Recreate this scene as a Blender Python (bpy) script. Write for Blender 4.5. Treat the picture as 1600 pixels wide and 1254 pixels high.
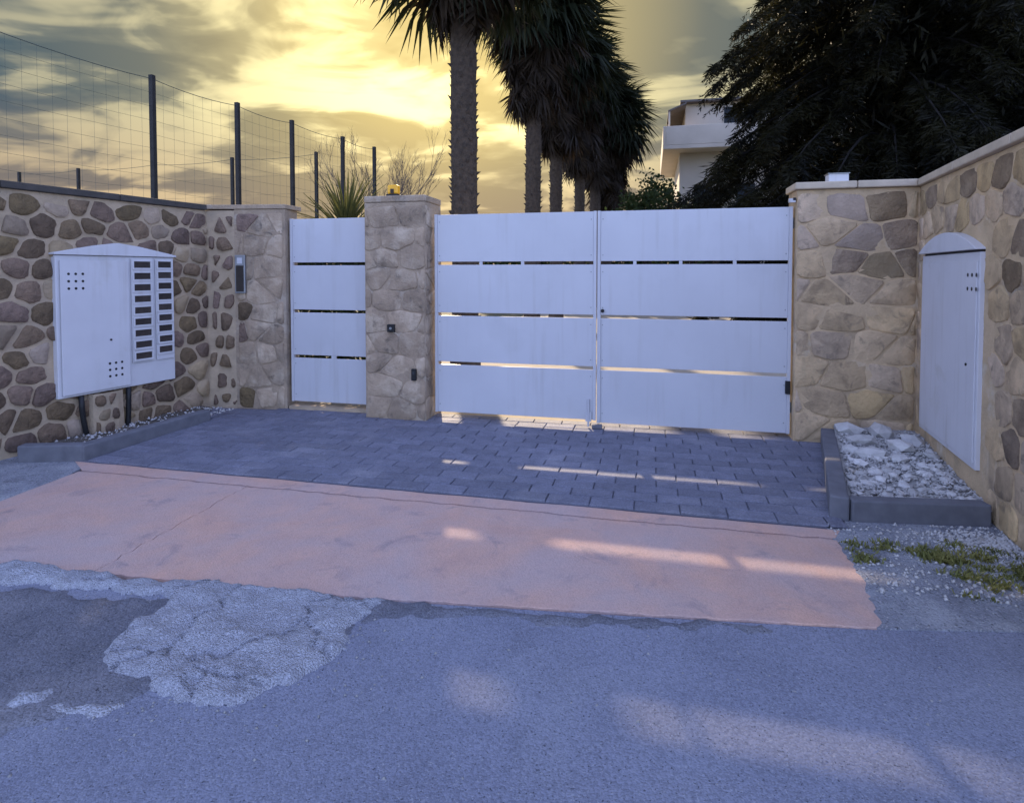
import bpy, bmesh, math, random
import numpy as np
from mathutils import Vector, Matrix, noise as mnoise

for o in list(bpy.data.objects):
    bpy.data.objects.remove(o)
scene = bpy.context.scene
COL = scene.collection
R = math.radians
random.seed(7)
rng = np.random.default_rng(11)

# ------------------------------------------------------------------ camera
cam_data = bpy.data.cameras.new('camera')
cam = bpy.data.objects.new('camera', cam_data)
COL.objects.link(cam)
cam.location = (0, 0, 1.59)
cam.rotation_euler = (R(88.0), 0, R(13.1))
cam_data.sensor_width = 36
cam_data.lens = 933 / 1600 * 36
cam_data.shift_y = -0.1059
cam_data.clip_start = 0.05
cam_data.clip_end = 3000
scene.camera = cam

# ------------------------------------------------------------------ light
SUN_EL = R(22.0)
SUN_AZ = R(20.3)            # to the left of +Y
SUN_DIR = Vector((-math.sin(SUN_AZ) * math.cos(SUN_EL), math.cos(SUN_AZ) * math.cos(SUN_EL), math.sin(SUN_EL)))
scene.view_settings.view_transform = 'Standard'
scene.view_settings.look = 'None'
scene.view_settings.gamma = 1
scene.view_settings.exposure = 1.7
scene.cycles.max_bounces = 5
scene.cycles.diffuse_bounces = 3
scene.cycles.glossy_bounces = 2
scene.cycles.transmission_bounces = 3

sd = bpy.data.lights.new('sun', 'SUN')
sd.energy = 2.6
sd.angle = R(1.1)
sd.color = (1.0, 0.80, 0.56)
sun = bpy.data.objects.new('sun', sd)
COL.objects.link(sun)
sun.rotation_euler = SUN_DIR.to_track_quat('Z', 'Y').to_euler()


def build_world():
    w = bpy.data.worlds.new('World')
    scene.world = w
    w.use_nodes = True
    nt = w.node_tree
    N, L = nt.nodes, nt.links
    N.clear()

    def n(t, **k):
        x = N.new(t)
        for a, b in k.items():
            setattr(x, a, b)
        return x

    def math_(op, a, b=None, clamp=False):
        m = n('ShaderNodeMath', operation=op, use_clamp=clamp)
        for i, v in enumerate((a, b)):
            if v is None:
                continue
            if isinstance(v, (int, float)):
                m.inputs[i].default_value = v
            else:
                L.new(v, m.inputs[i])
        return m.outputs[0]

    def ramp(fac, stops):
        r = n('ShaderNodeValToRGB')
        el = r.color_ramp.elements
        while len(el) < len(stops):
            el.new(0.5)
        for e, (p, c) in zip(el, stops):
            e.position = p
            e.color = (c, c, c, 1) if isinstance(c, (int, float)) else (*c, 1)
        L.new(fac, r.inputs[0])
        return r.outputs[0]

    def mix(fac, a, b, blend='MIX'):
        m = n('ShaderNodeMix', data_type='RGBA', blend_type=blend)
        for i, v in ((0, fac), (6, a), (7, b)):
            if isinstance(v, (int, float)):
                m.inputs[i].default_value = v
            elif isinstance(v, tuple):
                m.inputs[i].default_value = (*v, 1)
            else:
                L.new(v, m.inputs[i])
        return m.outputs[2]

    sky = n('ShaderNodeTexSky', sky_type='NISHITA')
    sky.sun_disc = False
    sky.sun_elevation = SUN_EL
    sky.sun_rotation = -SUN_AZ
    sky.air_density = 1.0
    sky.dust_density = 0.6
    sky.ozone_density = 3.0
    tc = n('ShaderNodeTexCoord')
    sep = n('ShaderNodeSeparateXYZ')
    L.new(tc.outputs['Generated'], sep.inputs[0])
    # cosine of the angle to the sun
    dot = n('ShaderNodeVectorMath', operation='DOT_PRODUCT')
    L.new(tc.outputs['Generated'], dot.inputs[0])
    dot.inputs[1].default_value = SUN_DIR
    near = dot.outputs['Value']
    # cloud deck seen in perspective
    zz = math_('ADD', math_('MAXIMUM', sep.outputs[2], 0.0), 0.16)
    px = math_('DIVIDE', sep.outputs[0], zz)
    py = math_('DIVIDE', sep.outputs[1], zz)
    cb = n('ShaderNodeCombineXYZ')
    L.new(px, cb.inputs[0])
    L.new(py, cb.inputs[1])
    mp = n('ShaderNodeMapping')
    mp.inputs['Location'].default_value = (15.3, 7.7, 0)
    mp.inputs['Rotation'].default_value = (0, 0, R(-12))
    mp.inputs['Scale'].default_value = (0.8, 1.0, 1)
    L.new(cb.outputs[0], mp.inputs[0])
    n1 = n('ShaderNodeTexNoise')
    n1.inputs['Scale'].default_value = 1.7
    n1.inputs['Detail'].default_value = 4.0
    n1.inputs['Roughness'].default_value = 0.48
    n1.inputs['Distortion'].default_value = 1.1
    L.new(mp.outputs[0], n1.inputs['Vector'])
    n2 = n('ShaderNodeTexNoise')
    n2.inputs['Scale'].default_value = 4.5
    n2.inputs['Detail'].default_value = 5
    n2.inputs['Distortion'].default_value = 0.8
    L.new(mp.outputs[0], n2.inputs['Vector'])
    # a bank of cloud lies round the sun and thins out to clear sky
    dens = math_('ADD', math_('MULTIPLY', n1.outputs[0], 0.74), math_('MULTIPLY', n2.outputs[0], 0.26))
    cov = math_('ADD', near, math_('MULTIPLY', math_('SUBTRACT', dens, 0.5), 0.9))
    bank = ramp(cov, [(0.42, 0.0), (0.66, 1.0)])
    body = ramp(dens, [(0.40, 0.0), (0.455, 0.25), (0.505, 0.85), (0.56, 1.0)])
    glow = ramp(near, [(0.84, 0.0), (0.92, 0.15), (0.965, 0.50), (0.993, 1.0)])
    low = ramp(sep.outputs[2], [(0.03, 1.0), (0.24, 0.0)])
    edge_c = mix(glow, (1.00, 0.93, 0.64), (4.3, 3.6, 1.65))
    edge_c = mix(math_('MULTIPLY', low, 0.80), edge_c, (1.60, 1.03, 0.58))
    body_c = mix(glow, (0.145, 0.245, 0.32), (1.85, 1.42, 0.56))
    body_c = mix(math_('MULTIPLY', low, 0.62), body_c, (1.02, 0.67, 0.43))
    cloud = mix(body, edge_c, body_c)
    hs = n('ShaderNodeHueSaturation')
    hs.inputs['Saturation'].default_value = 1.1
    hs.inputs['Hue'].default_value = 0.53
    L.new(sky.outputs[0], hs.inputs['Color'])
    # bright thin cloud added over the unseen sky to lift the ground light
    fill_veil = ramp(dens, [(0.35, 0.75), (0.60, 0.35)])
    rest = mix(fill_veil, hs.outputs[0], (2.5, 3.0, 4.6))
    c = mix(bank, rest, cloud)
    bg = n('ShaderNodeBackground')
    bg.inputs[1].default_value = 0.15
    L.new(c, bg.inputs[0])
    out = n('ShaderNodeOutputWorld')
    L.new(bg.outputs[0], out.inputs[0])


build_world()

# ------------------------------------------------------------------ helpers


def link(o, parent=None):
    COL.objects.link(o)
    if parent is not None:
        o.parent = parent
    return o


def tag(o, label=None, cat=None, group=None, kind=None):
    if label:
        o['label'] = label
    if cat:
        o['category'] = cat
    if group:
        o['group'] = group
    if kind:
        o['kind'] = kind
    return o


def mesh_obj(name, verts, faces, mat=None, parent=None, smooth=False):
    me = bpy.data.meshes.new(name)
    me.from_pydata([tuple(v) for v in verts], [], [tuple(f) for f in faces])
    me.update()
    if smooth:
        me.polygons.foreach_set('use_smooth', [True] * len(me.polygons))
    if mat is not None:
        me.materials.append(mat)
    return link(bpy.data.objects.new(name, me), parent)


def np_mesh(name, V, Fq, mat, parent=None, smooth=False):
    """V (n,3) array, Fq (m,k) int array with k = 3 or 4."""
    me = bpy.data.meshes.new(name)
    V = np.asarray(V, np.float32)
    Fq = np.asarray(Fq, np.int32)
    k = Fq.shape[1]
    me.vertices.add(len(V))
    me.vertices.foreach_set('co', V.ravel())
    me.loops.add(Fq.size)
    me.loops.foreach_set('vertex_index', Fq.ravel())
    me.polygons.add(len(Fq))
    me.polygons.foreach_set('loop_start', np.arange(len(Fq), dtype=np.int32) * k)
    me.polygons.foreach_set('loop_total', np.full(len(Fq), k, np.int32))
    if smooth:
        me.polygons.foreach_set('use_smooth', np.ones(len(Fq), bool))
    me.update(calc_edges=True)
    me.validate()
    me.materials.append(mat)
    return link(bpy.data.objects.new(name, me), parent)


def empty(name, loc, parent=None):
    o = bpy.data.objects.new(name, None)
    o.location = loc
    o.empty_display_size = 0.1
    return link(o, parent)


class MB:
    """collects simple shapes into one mesh"""

    def __init__(s):
        s.v, s.f = [], []

    def add(s, v, f):
        b = len(s.v)
        s.v += [tuple(x) for x in v]
        s.f += [tuple(i + b for i in q) for q in f]
        return s

    def box(s, c, h, M=None):
        vs = [Vector((c[0] + a * h[0], c[1] + b * h[1], c[2] + d * h[2])) for a in (-1, 1) for b in (-1, 1) for d in (-1, 1)]
        if M is not None:
            vs = [M @ v for v in vs]
        return s.add(vs, [(0, 1, 3, 2), (4, 6, 7, 5), (0, 4, 5, 1), (2, 3, 7, 6), (0, 2, 6, 4), (1, 5, 7, 3)])

    def prism(s, pts, z0, z1):
        n = len(pts)
        v = [(p[0], p[1], z0) for p in pts] + [(p[0], p[1], z1) for p in pts]
        f = [tuple(range(n - 1, -1, -1)), tuple(range(n, 2 * n))]
        f += [(i, (i + 1) % n, n + (i + 1) % n, n + i) for i in range(n)]
        return s.add(v, f)

    def tube(s, pts, r0, r1=None, n=8, cap=True):
        r1 = r0 if r1 is None else r1
        pts = [Vector(p) for p in pts]
        rings = []
        for i, p in enumerate(pts):
            t = (pts[min(i + 1, len(pts) - 1)] - pts[max(i - 1, 0)]).normalized()
            a = t.orthogonal().normalized() if abs(t.z) < 0.95 else Vector((1, 0, 0))
            a = (a - t * a.dot(t)).normalized()
            b = t.cross(a)
            r = r0 + (r1 - r0) * i / max(1, len(pts) - 1)
            rings.append([p + (a * math.cos(k * math.tau / n) + b * math.sin(k * math.tau / n)) * r for k in range(n)])
        v = [q for rg in rings for q in rg]
        f = [(i * n + k, i * n + (k + 1) % n, (i + 1) * n + (k + 1) % n, (i + 1) * n + k) for i in range(len(rings) - 1) for k in range(n)]
        if cap:
            f += [tuple(range(n - 1, -1, -1)), tuple(range((len(rings) - 1) * n, len(rings) * n))]
        return s.add(v, f)

    def build(s, name, mat, parent=None, smooth=False, bevel=0.0):
        o = mesh_obj(name, s.v, s.f, mat, parent, smooth)
        if bevel:
            m = o.modifiers.new('bevel', 'BEVEL')
            m.width = bevel
            m.segments = 2
            m.limit_method = 'ANGLE'
            m.harden_normals = False
        return o


def material(name, c1, c2=None, scale=6.0, rough=0.85, bump=0.25, bscale=40.0, bdist=0.01, rand=0.0,
             c3=None, scale3=1.2, thr=(0.5, 0.65), metal=0.0, spec=0.35, speck=None, speck_scale=160.0, huerand=0.0, detail=8, c4=None, scale4=0.8, thr4=(0.6, 0.75), agg=0.0, agg_scale=90.0, streak=None, streak_amt=0.5):
    m = bpy.data.materials.new(name)
    m.use_nodes = True
    nt = m.node_tree
    N, L = nt.nodes, nt.links
    b = N['Principled BSDF']
    geo = N.new('ShaderNodeNewGeometry')
    P = geo.outputs['Position']
    c2 = c2 or tuple(x * 0.75 for x in c1)

    def noise(sc, det=detail, rough_=0.55, dist=0.0):
        t = N.new('ShaderNodeTexNoise')
        t.inputs['Scale'].default_value = sc
        t.inputs['Detail'].default_value = det
        t.inputs['Roughness'].default_value = rough_
        t.inputs['Distortion'].default_value = dist
        L.new(P, t.inputs['Vector'])
        return t.outputs[0]

    def mr(v, a, b_, lo=0.0, hi=1.0):
        r = N.new('ShaderNodeMapRange')
        r.inputs[1].default_value = a
        r.inputs[2].default_value = b_
        r.inputs[3].default_value = lo
        r.inputs[4].default_value = hi
        L.new(v, r.inputs[0])
        return r.outputs[0]

    def mix(f, A, B, blend='MIX'):
        x = N.new('ShaderNodeMix')
        x.data_type = 'RGBA'
        x.blend_type = blend
        for i, v in ((0, f), (6, A), (7, B)):
            if isinstance(v, (int, float)):
                x.inputs[i].default_value = v
            elif isinstance(v, tuple):
                x.inputs[i].default_value = (*v, 1)
            else:
                L.new(v, x.inputs[i])
        return x.outputs[2]

    col = mix(mr(noise(scale), 0.32, 0.68), c1, c2)
    if c3:
        col = mix(mr(noise(scale3, 9, 0.6, 0.4), thr[0], thr[1]), col, c3)
    if c4:
        col = mix(mr(noise(scale4, 10, 0.65, 0.8), thr4[0], thr4[1]), col, c4)
    if streak:
        mpn = N.new('ShaderNodeMapping')
        mpn.inputs['Scale'].default_value = (1, 1, 0.06)
        L.new(P, mpn.inputs[0])
        t = N.new('ShaderNodeTexNoise')
        t.inputs['Scale'].default_value = 14
        t.inputs['Detail'].default_value = 5
        L.new(mpn.outputs[0], t.inputs['Vector'])
        sm = N.new('ShaderNodeMath')
        sm.operation = 'MULTIPLY'
        L.new(mr(t.outputs[0], 0.52, 0.75, 0.0, streak_amt), sm.inputs[0])
        L.new(mr(noise(1.3, 6), 0.40, 0.60), sm.inputs[1])
        col = mix(sm.outputs[0], col, streak)
    vor = None
    if agg:
        vor = N.new('ShaderNodeTexVoronoi')
        vor.inputs['Scale'].default_value = agg_scale
        L.new(P, vor.inputs['Vector'])
        sp = N.new('ShaderNodeSeparateColor')
        L.new(vor.outputs['Color'], sp.inputs[0])
        gv = mr(sp.outputs[0], 0, 1, 1 - agg, 1 + agg)
        cmb = N.new('ShaderNodeCombineColor')
        for i_ in range(3):
            L.new(gv, cmb.inputs[i_])
        col = mix(1.0, col, cmb.outputs[0], 'MULTIPLY')
    if speck:
        col = mix(mr(noise(speck_scale, 2), 0.62, 0.68), col, speck)
        col = mix(mr(noise(speck_scale * 0.8, 2), 0.36, 0.30), col, tuple(x * 0.35 for x in c2))
    if rand:
        oi = N.new('ShaderNodeObjectInfo')
        v = mr(oi.outputs['Random'], 0, 1, 1 - rand, 1 + rand)
        hs = N.new('ShaderNodeHueSaturation')
        L.new(v, hs.inputs['Value'])
        if huerand:
            wn = N.new('ShaderNodeTexWhiteNoise')
            wn.noise_dimensions = '1D'
            L.new(oi.outputs['Random'], wn.inputs['W'])
            L.new(mr(wn.outputs['Value'], 0, 1, 0.5 - huerand, 0.5 + huerand), hs.inputs['Hue'])
            L.new(mr(wn.outputs['Value'], 0, 1, 0.82, 1.12), hs.inputs['Saturation'])
        L.new(col, hs.inputs['Color'])
        col = hs.outputs[0]
    L.new(col, b.inputs['Base Color'])
    b.inputs['Roughness'].default_value = rough
    b.inputs['Metallic'].default_value = metal
    b.inputs['Specular IOR Level'].default_value = spec
    if bump:
        bp = N.new('ShaderNodeBump')
        bp.inputs['Strength'].default_value = bump
        bp.inputs['Distance'].default_value = bdist
        hgt = noise(bscale, 6, 0.65)
        if vor is not None:
            ad = N.new('ShaderNodeMath')
            ad.operation = 'MULTIPLY_ADD'
            L.new(vor.outputs['Distance'], ad.inputs[0])
            ad.inputs[1].default_value = -0.7
            L.new(hgt, ad.inputs[2])
            hgt = ad.outputs[0]
        L.new(hgt, bp.inputs['Height'])
        L.new(bp.outputs[0], b.inputs['Normal'])
    return m


def leaf_material(name, c1, c2, trans=0.35, scale=3.0, rand=0.15):
    m = material(name, c1, c2, scale=scale, rough=0.6, bump=0.0, rand=0, spec=0.25)
    nt = m.node_tree
    N, L = nt.nodes, nt.links
    b = N['Principled BSDF']
    out = N['Material Output']
    tr = N.new('ShaderNodeBsdfTranslucent')
    src = b.inputs['Base Color'].links[0].from_socket
    L.new(src, tr.inputs[0])
    mx = N.new('ShaderNodeMixShader')
    mx.inputs[0].default_value = trans
    L.new(b.outputs[0], mx.inputs[1])
    L.new(tr.outputs[0], mx.inputs[2])
    L.new(mx.outputs[0], out.inputs['Surface'])
    return m


M = {}
M['asphalt'] = material('asphalt', (0.245, 0.26, 0.335), (0.20, 0.213, 0.278), scale=2.2, rough=0.9, bump=0.75, bscale=120, bdist=0.006,
                        c3=(0.285, 0.30, 0.36), scale3=0.9, thr=(0.48, 0.75), speck=(0.33, 0.345, 0.40), speck_scale=120,
                        c4=(0.165, 0.175, 0.225), scale4=1.6, thr4=(0.60, 0.80), agg=0.20, agg_scale=140)
M['old_asphalt'] = material('old_asphalt', (0.180, 0.185, 0.222), (0.135, 0.14, 0.17), scale=5.0, rough=0.92, bump=0.9, bscale=90, bdist=0.009,
                            c3=(0.25, 0.25, 0.28), scale3=2.0, thr=(0.50, 0.72), speck=(0.27, 0.27, 0.29), speck_scale=110,
                            c4=(0.10, 0.105, 0.13), scale4=2.2, thr4=(0.60, 0.76), agg=0.22, agg_scale=120)
M['concrete'] = material('broken_concrete', (0.52, 0.535, 0.60), (0.43, 0.44, 0.50), scale=7.0, rough=0.94, bump=1.0, bscale=22, bdist=0.025,
                         c3=(0.57, 0.58, 0.63), scale3=2.2, thr=(0.5, 0.7), c4=(0.25, 0.26, 0.305), scale4=4.0, thr4=(0.56, 0.74), agg=0.06, agg_scale=120)
M['apron'] = material('pink_concrete', (0.65, 0.405, 0.31), (0.55, 0.355, 0.29), scale=5, rough=0.92, bump=0.8, bscale=80, bdist=0.004,
                      c3=(0.50, 0.395, 0.38), scale3=1.3, thr=(0.38, 0.68),
                      c4=(0.28, 0.235, 0.245), scale4=4.0, thr4=(0.56, 0.80), agg=0.08, agg_scale=150)
M['verge'] = material('verge', (0.33, 0.345, 0.39), (0.22, 0.23, 0.265), scale=5, rough=0.95, bump=0.9, bscale=60, bdist=0.012,
                      c3=(0.40, 0.41, 0.44), scale3=2.0, speck=(0.50, 0.50, 0.50), speck_scale=90, c4=(0.16, 0.16, 0.175), scale4=3.0, thr4=(0.58, 0.74), agg=0.15, agg_scale=100)
M['paver'] = material('paver', (0.190, 0.195, 0.250), (0.150, 0.155, 0.20), scale=9, rough=0.75, bump=0.8, bscale=60, bdist=0.006, rand=0.13, agg=0.18, agg_scale=120,
                      c3=(0.25, 0.25, 0.295), scale3=2.0, thr=(0.52, 0.72))
M['paver_bed'] = material('paver_bed', (0.15, 0.153, 0.19), (0.115, 0.118, 0.145), scale=14, rough=0.95, bump=0.4)
M['yard'] = material('yard_paving', (0.42, 0.36, 0.28), (0.34, 0.29, 0.22), scale=4, rough=0.9, bump=0.4, bscale=50)
M['ground'] = material('earth', (0.16, 0.14, 0.09), (0.10, 0.10, 0.055), scale=0.4, rough=0.95, bump=0.5, bscale=4)
M['soil'] = material('soil', (0.15, 0.13, 0.11), (0.09, 0.08, 0.07), scale=10, rough=0.95, bump=0.9, bscale=45, bdist=0.02, speck=(0.42, 0.40, 0.37), speck_scale=70)
M['mortar'] = material('mortar', (0.54, 0.415, 0.285), (0.40, 0.31, 0.215), scale=7, rough=0.95, bump=0.8, bscale=55, bdist=0.012,
                       c3=(0.40, 0.32, 0.23), scale3=2.2, thr=(0.5, 0.7))
M['stone_dark'] = material('brown_stone', (0.255, 0.172, 0.108), (0.160, 0.110, 0.072), scale=13, rough=0.9, bump=1.0, bscale=26, bdist=0.035, rand=0.32, huerand=0.018)
M['stone_tan'] = material('tan_stone', (0.42, 0.31, 0.205), (0.30, 0.225, 0.15), scale=8, rough=0.92, bump=0.9, bscale=34, bdist=0.016, rand=0.26, huerand=0.008,
                          c3=(0.42, 0.33, 0.24), scale3=3.0, thr=(0.5, 0.68))
M['render_tan'] = material('weathered_render', (0.68, 0.50, 0.305), (0.50, 0.37, 0.225), scale=4, rough=0.95, bump=0.8, bscale=42, bdist=0.014,
                           c3=(0.33, 0.25, 0.17), scale3=2.6, thr=(0.53, 0.70), c4=(0.68, 0.60, 0.47), scale4=2.0, thr4=(0.56, 0.74))
M['pillar'] = material('pillar_render', (0.44, 0.335, 0.235), (0.33, 0.25, 0.178), scale=6, rough=0.95, bump=0.9, bscale=36, bdist=0.015,
                       c3=(0.52, 0.44, 0.35), scale3=3.0, thr=(0.52, 0.7), c4=(0.20, 0.165, 0.13), scale4=2.6, thr4=(0.56, 0.72))
M['stone_mid'] = material('mid_brown_stone', (0.33, 0.235, 0.15), (0.22, 0.158, 0.105), scale=9, rough=0.92, bump=1.0, bscale=28, bdist=0.03, rand=0.2, huerand=0.006, c3=(0.42, 0.31, 0.20), scale3=4, thr=(0.5, 0.68))
M['pillar_stone'] = material('pillar_stone', (0.46, 0.345, 0.24), (0.32, 0.24, 0.168), scale=6, rough=0.95, bump=0.9, bscale=34, bdist=0.015, rand=0.16, c3=(0.54, 0.43, 0.315), scale3=4.0, thr=(0.50, 0.66), c4=(0.18, 0.145, 0.11), scale4=6.0, thr4=(0.55, 0.70), streak=(0.17, 0.14, 0.11), streak_amt=0.45)
M['render_stone'] = material('weathered_block', (0.66, 0.475, 0.285), (0.46, 0.335, 0.205), scale=5, rough=0.95, bump=0.9, bscale=36, bdist=0.015, rand=0.14, huerand=0.005, c3=(0.36, 0.26, 0.16), scale3=4.5, thr=(0.50, 0.66), c4=(0.26, 0.195, 0.13), scale4=7.0, thr4=(0.56, 0.70), streak=(0.25, 0.20, 0.14), streak_amt=0.4)
M['coping_dark'] = material('dark_coping', (0.085, 0.075, 0.068), (0.06, 0.055, 0.05), scale=8, rough=0.85, bump=0.5)
M['coping_tan'] = material('tan_coping', (0.58, 0.48, 0.36), (0.47, 0.39, 0.29), scale=7, rough=0.9, bump=0.5)
M['kerb'] = material('kerb_concrete', (0.17, 0.172, 0.195), (0.125, 0.127, 0.145), scale=9, rough=0.85, bump=0.5, bscale=70, bdist=0.004)
M['white_paint'] = material('white_gate_paint', (0.59, 0.59, 0.62), (0.55, 0.55, 0.58), scale=1.6, rough=0.38, bump=0.12, bscale=5, bdist=0.006, spec=0.45, c3=(0.52, 0.52, 0.54), scale3=2.2, thr=(0.55, 0.85), streak=(0.42, 0.40, 0.38), streak_amt=0.45)
M['cabinet'] = material('cabinet_paint', (0.66, 0.65, 0.67), (0.61, 0.60, 0.62), scale=3.0, rough=0.5, bump=0.06, bscale=25, bdist=0.002, c3=(0.52, 0.50, 0.47), scale3=3.5, thr=(0.60, 0.85), streak=(0.40, 0.36, 0.31), streak_amt=0.45)
M['steel'] = material('galvanised', (0.35, 0.36, 0.38), (0.28, 0.29, 0.30), scale=12, rough=0.45, bump=0.05, metal=0.7)
M['black'] = material('black_plastic', (0.018, 0.018, 0.02), (0.012, 0.012, 0.014), rough=0.5, bump=0)
M['dark_window'] = material('letter_window', (0.055, 0.042, 0.036), (0.035, 0.028, 0.025), scale=20, rough=0.35, bump=0, rand=0.3)
M['post'] = material('fence_post', (0.032, 0.030, 0.028), (0.02, 0.02, 0.02), scale=10, rough=0.7, bump=0.2)
M['wire'] = material('fence_wire', (0.08, 0.10, 0.085), rough=0.6, bump=0)
M['amber'] = material('amber_lens', (0.95, 0.50, 0.03), (0.85, 0.40, 0.02), rough=0.25, bump=0)
M['trunk'] = material('palm_trunk', (0.098, 0.073, 0.053), (0.050, 0.038, 0.029), scale=14, rough=0.95, bump=0.9, bscale=30, bdist=0.03)
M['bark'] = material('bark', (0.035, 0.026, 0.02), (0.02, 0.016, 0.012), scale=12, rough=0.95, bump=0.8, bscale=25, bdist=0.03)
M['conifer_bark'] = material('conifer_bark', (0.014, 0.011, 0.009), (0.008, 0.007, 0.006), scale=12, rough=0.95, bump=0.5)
M['frond_dead'] = leaf_material('dry_frond', (0.050, 0.034, 0.020), (0.026, 0.019, 0.012), 0.25)
M['frond_green'] = leaf_material('palm_frond', (0.026, 0.034, 0.015), (0.016, 0.022, 0.010), 0.25)
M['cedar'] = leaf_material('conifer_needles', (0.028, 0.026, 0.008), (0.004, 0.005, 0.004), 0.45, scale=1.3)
M['leaf'] = leaf_material('bush_leaf', (0.055, 0.080, 0.025), (0.030, 0.050, 0.016), 0.35, scale=4)
M['yucca'] = leaf_material('yucca_leaf', (0.125, 0.125, 0.040), (0.065, 0.075, 0.028), 0.3, scale=6)
M['twig'] = material('dry_twig', (0.15, 0.12, 0.10), (0.10, 0.08, 0.065), rough=0.9, bump=0)
M['grass'] = leaf_material('grass_blade', (0.34, 0.31, 0.10), (0.16, 0.19, 0.06), 0.35, scale=6)
M['rock'] = material('white_rubble', (0.66, 0.64, 0.62), (0.50, 0.485, 0.47), scale=12, rough=0.92, bump=0.7, bscale=50, bdist=0.01, rand=0.2,
                     c3=(0.36, 0.32, 0.28), scale3=6, thr=(0.60, 0.74))
M['gravel'] = material('pale_gravel', (0.42, 0.41, 0.40), (0.26, 0.255, 0.25), scale=20, rough=0.95, bump=0.5, bscale=60)
M['house'] = material('house_plaster', (0.66, 0.58, 0.47), (0.57, 0.50, 0.40), scale=0.8, rough=0.9, bump=0.1)
M['glass'] = material('window_glass', (0.05, 0.06, 0.07), rough=0.08, bump=0, spec=0.6)
M['roof'] = material('roof_edge', (0.16, 0.14, 0.13), rough=0.8, bump=0.1)


def poly_sheet(name, pts, z0, z1, mat, parent=None, kind='structure', bevel=0.0):
    o = MB().prism(pts, z0, z1).build(name, mat, parent, bevel=bevel)
    if kind and parent is None:
        tag(o, kind=kind)
    return o


def wob(a, b, n, amp, seed):
    """polyline from a to b with a small jagged wobble (end points kept)"""
    r = random.Random(seed)
    a, b = Vector(a), Vector(b)
    d = (b - a)
    nrm = Vector((-d.y, d.x)).normalized()
    out = []
    for i in range(n + 1):
        t = i / n
        k = 0 if i in (0, n) else r.uniform(-amp, amp)
        out.append(tuple(a + d * t + nrm * k))
    return out


def inside(p, poly):
    x, y = p
    c = False
    for i in range(len(poly)):
        x1, y1 = poly[i]
        x2, y2 = poly[i - 1]
        if (y1 > y) != (y2 > y) and x < (x2 - x1) * (y - y1) / (y2 - y1) + x1:
            c = not c
    return c


def edge_dist(p, poly):
    best = 9.0
    px, py = p
    for i in range(len(poly)):
        x1, y1 = poly[i - 1]
        x2, y2 = poly[i]
        dx, dy = x2 - x1, y2 - y1
        t = max(0, min(1, ((px - x1) * dx + (py - y1) * dy) / (dx * dx + dy * dy + 1e-9)))
        best = min(best, math.hypot(px - x1 - t * dx, py - y1 - t * dy))
    return best


def ragged(poly, amp, seed, levels=4):
    r = random.Random(seed)
    for lv in range(levels):
        out = []
        for i in range(len(poly)):
            a, b = poly[i - 1], poly[i]
            l = math.hypot(b[0] - a[0], b[1] - a[1])
            out.append(a)
            if l > 0.03:
                k_ = min(amp, l * 0.22) * r.uniform(-1, 1)
                out.append(((a[0] + b[0]) / 2 - (b[1] - a[1]) / l * k_, (a[1] + b[1]) / 2 + (b[0] - a[0]) / l * k_))
        poly = out
    return poly


# ------------------------------------------------------------------ ground, road, apron, pavers
def rough_sheet(name, poly, step, z_edge, rise, amp, nscale, mat, parent=None, seed=0.0, crack=False):
    """an irregular slab whose surface really undulates; outline follows poly"""
    poly = ragged(poly, 0.045, int(seed * 10))
    xs = [p[0] for p in poly]
    ys = [p[1] for p in poly]
    bm = bmesh.new()
    nx = int((max(xs) - min(xs)) / step) + 2
    ny = int((max(ys) - min(ys)) / step) + 2
    vid = {}

    def vert(i, j):
        if (i, j) not in vid:
            x, y = min(xs) + (i - 0.5) * step, min(ys) + (j - 0.5) * step
            e = edge_dist((x, y), poly)
            e = e if inside((x, y), poly) else 0
            f = min(1, e / 0.035)
            z = z_edge + f * rise + f * amp * (mnoise.fractal(Vector((x * nscale, y * nscale, seed)), 0.9, 2.2, 5))
            if crack:
                vd = mnoise.voronoi(Vector((x * 2.0 + 0.25 * mnoise.noise(Vector((x * 9, y * 9, 1))), y * 2.0 + 0.25 * mnoise.noise(Vector((x * 9, y * 9, 5))), seed)))[0]
                if vd[1] - vd[0] < 0.028:
                    z -= f * 0.018
            if e == 0:
                z = z_edge - 0.012
            jx = 0.35 * step * mnoise.noise(Vector((x * 31, y * 31, 3)))
            jy = 0.35 * step * mnoise.noise(Vector((x * 31, y * 31, 9)))
            vid[(i, j)] = bm.verts.new((x + jx, y + jy, z))
        return vid[(i, j)]
    for i in range(nx):
        for j in range(ny):
            x, y = min(xs) + i * step, min(ys) + j * step
            if inside((x, y), poly):
                bm.faces.new((vert(i, j), vert(i + 1, j), vert(i + 1, j + 1), vert(i, j + 1)))
    me = bpy.data.meshes.new(name)
    bm.to_mesh(me)
    bm.free()
    me.polygons.foreach_set('use_smooth', [True] * len(me.polygons))
    me.materials.append(mat)
    o = link(bpy.data.objects.new(name, me), parent)
    return o


ground = poly_sheet('ground', [(-900, -900), (900, -900), (900, 1200), (-900, 1200)], -0.30, -0.06, M['ground'])
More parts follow.
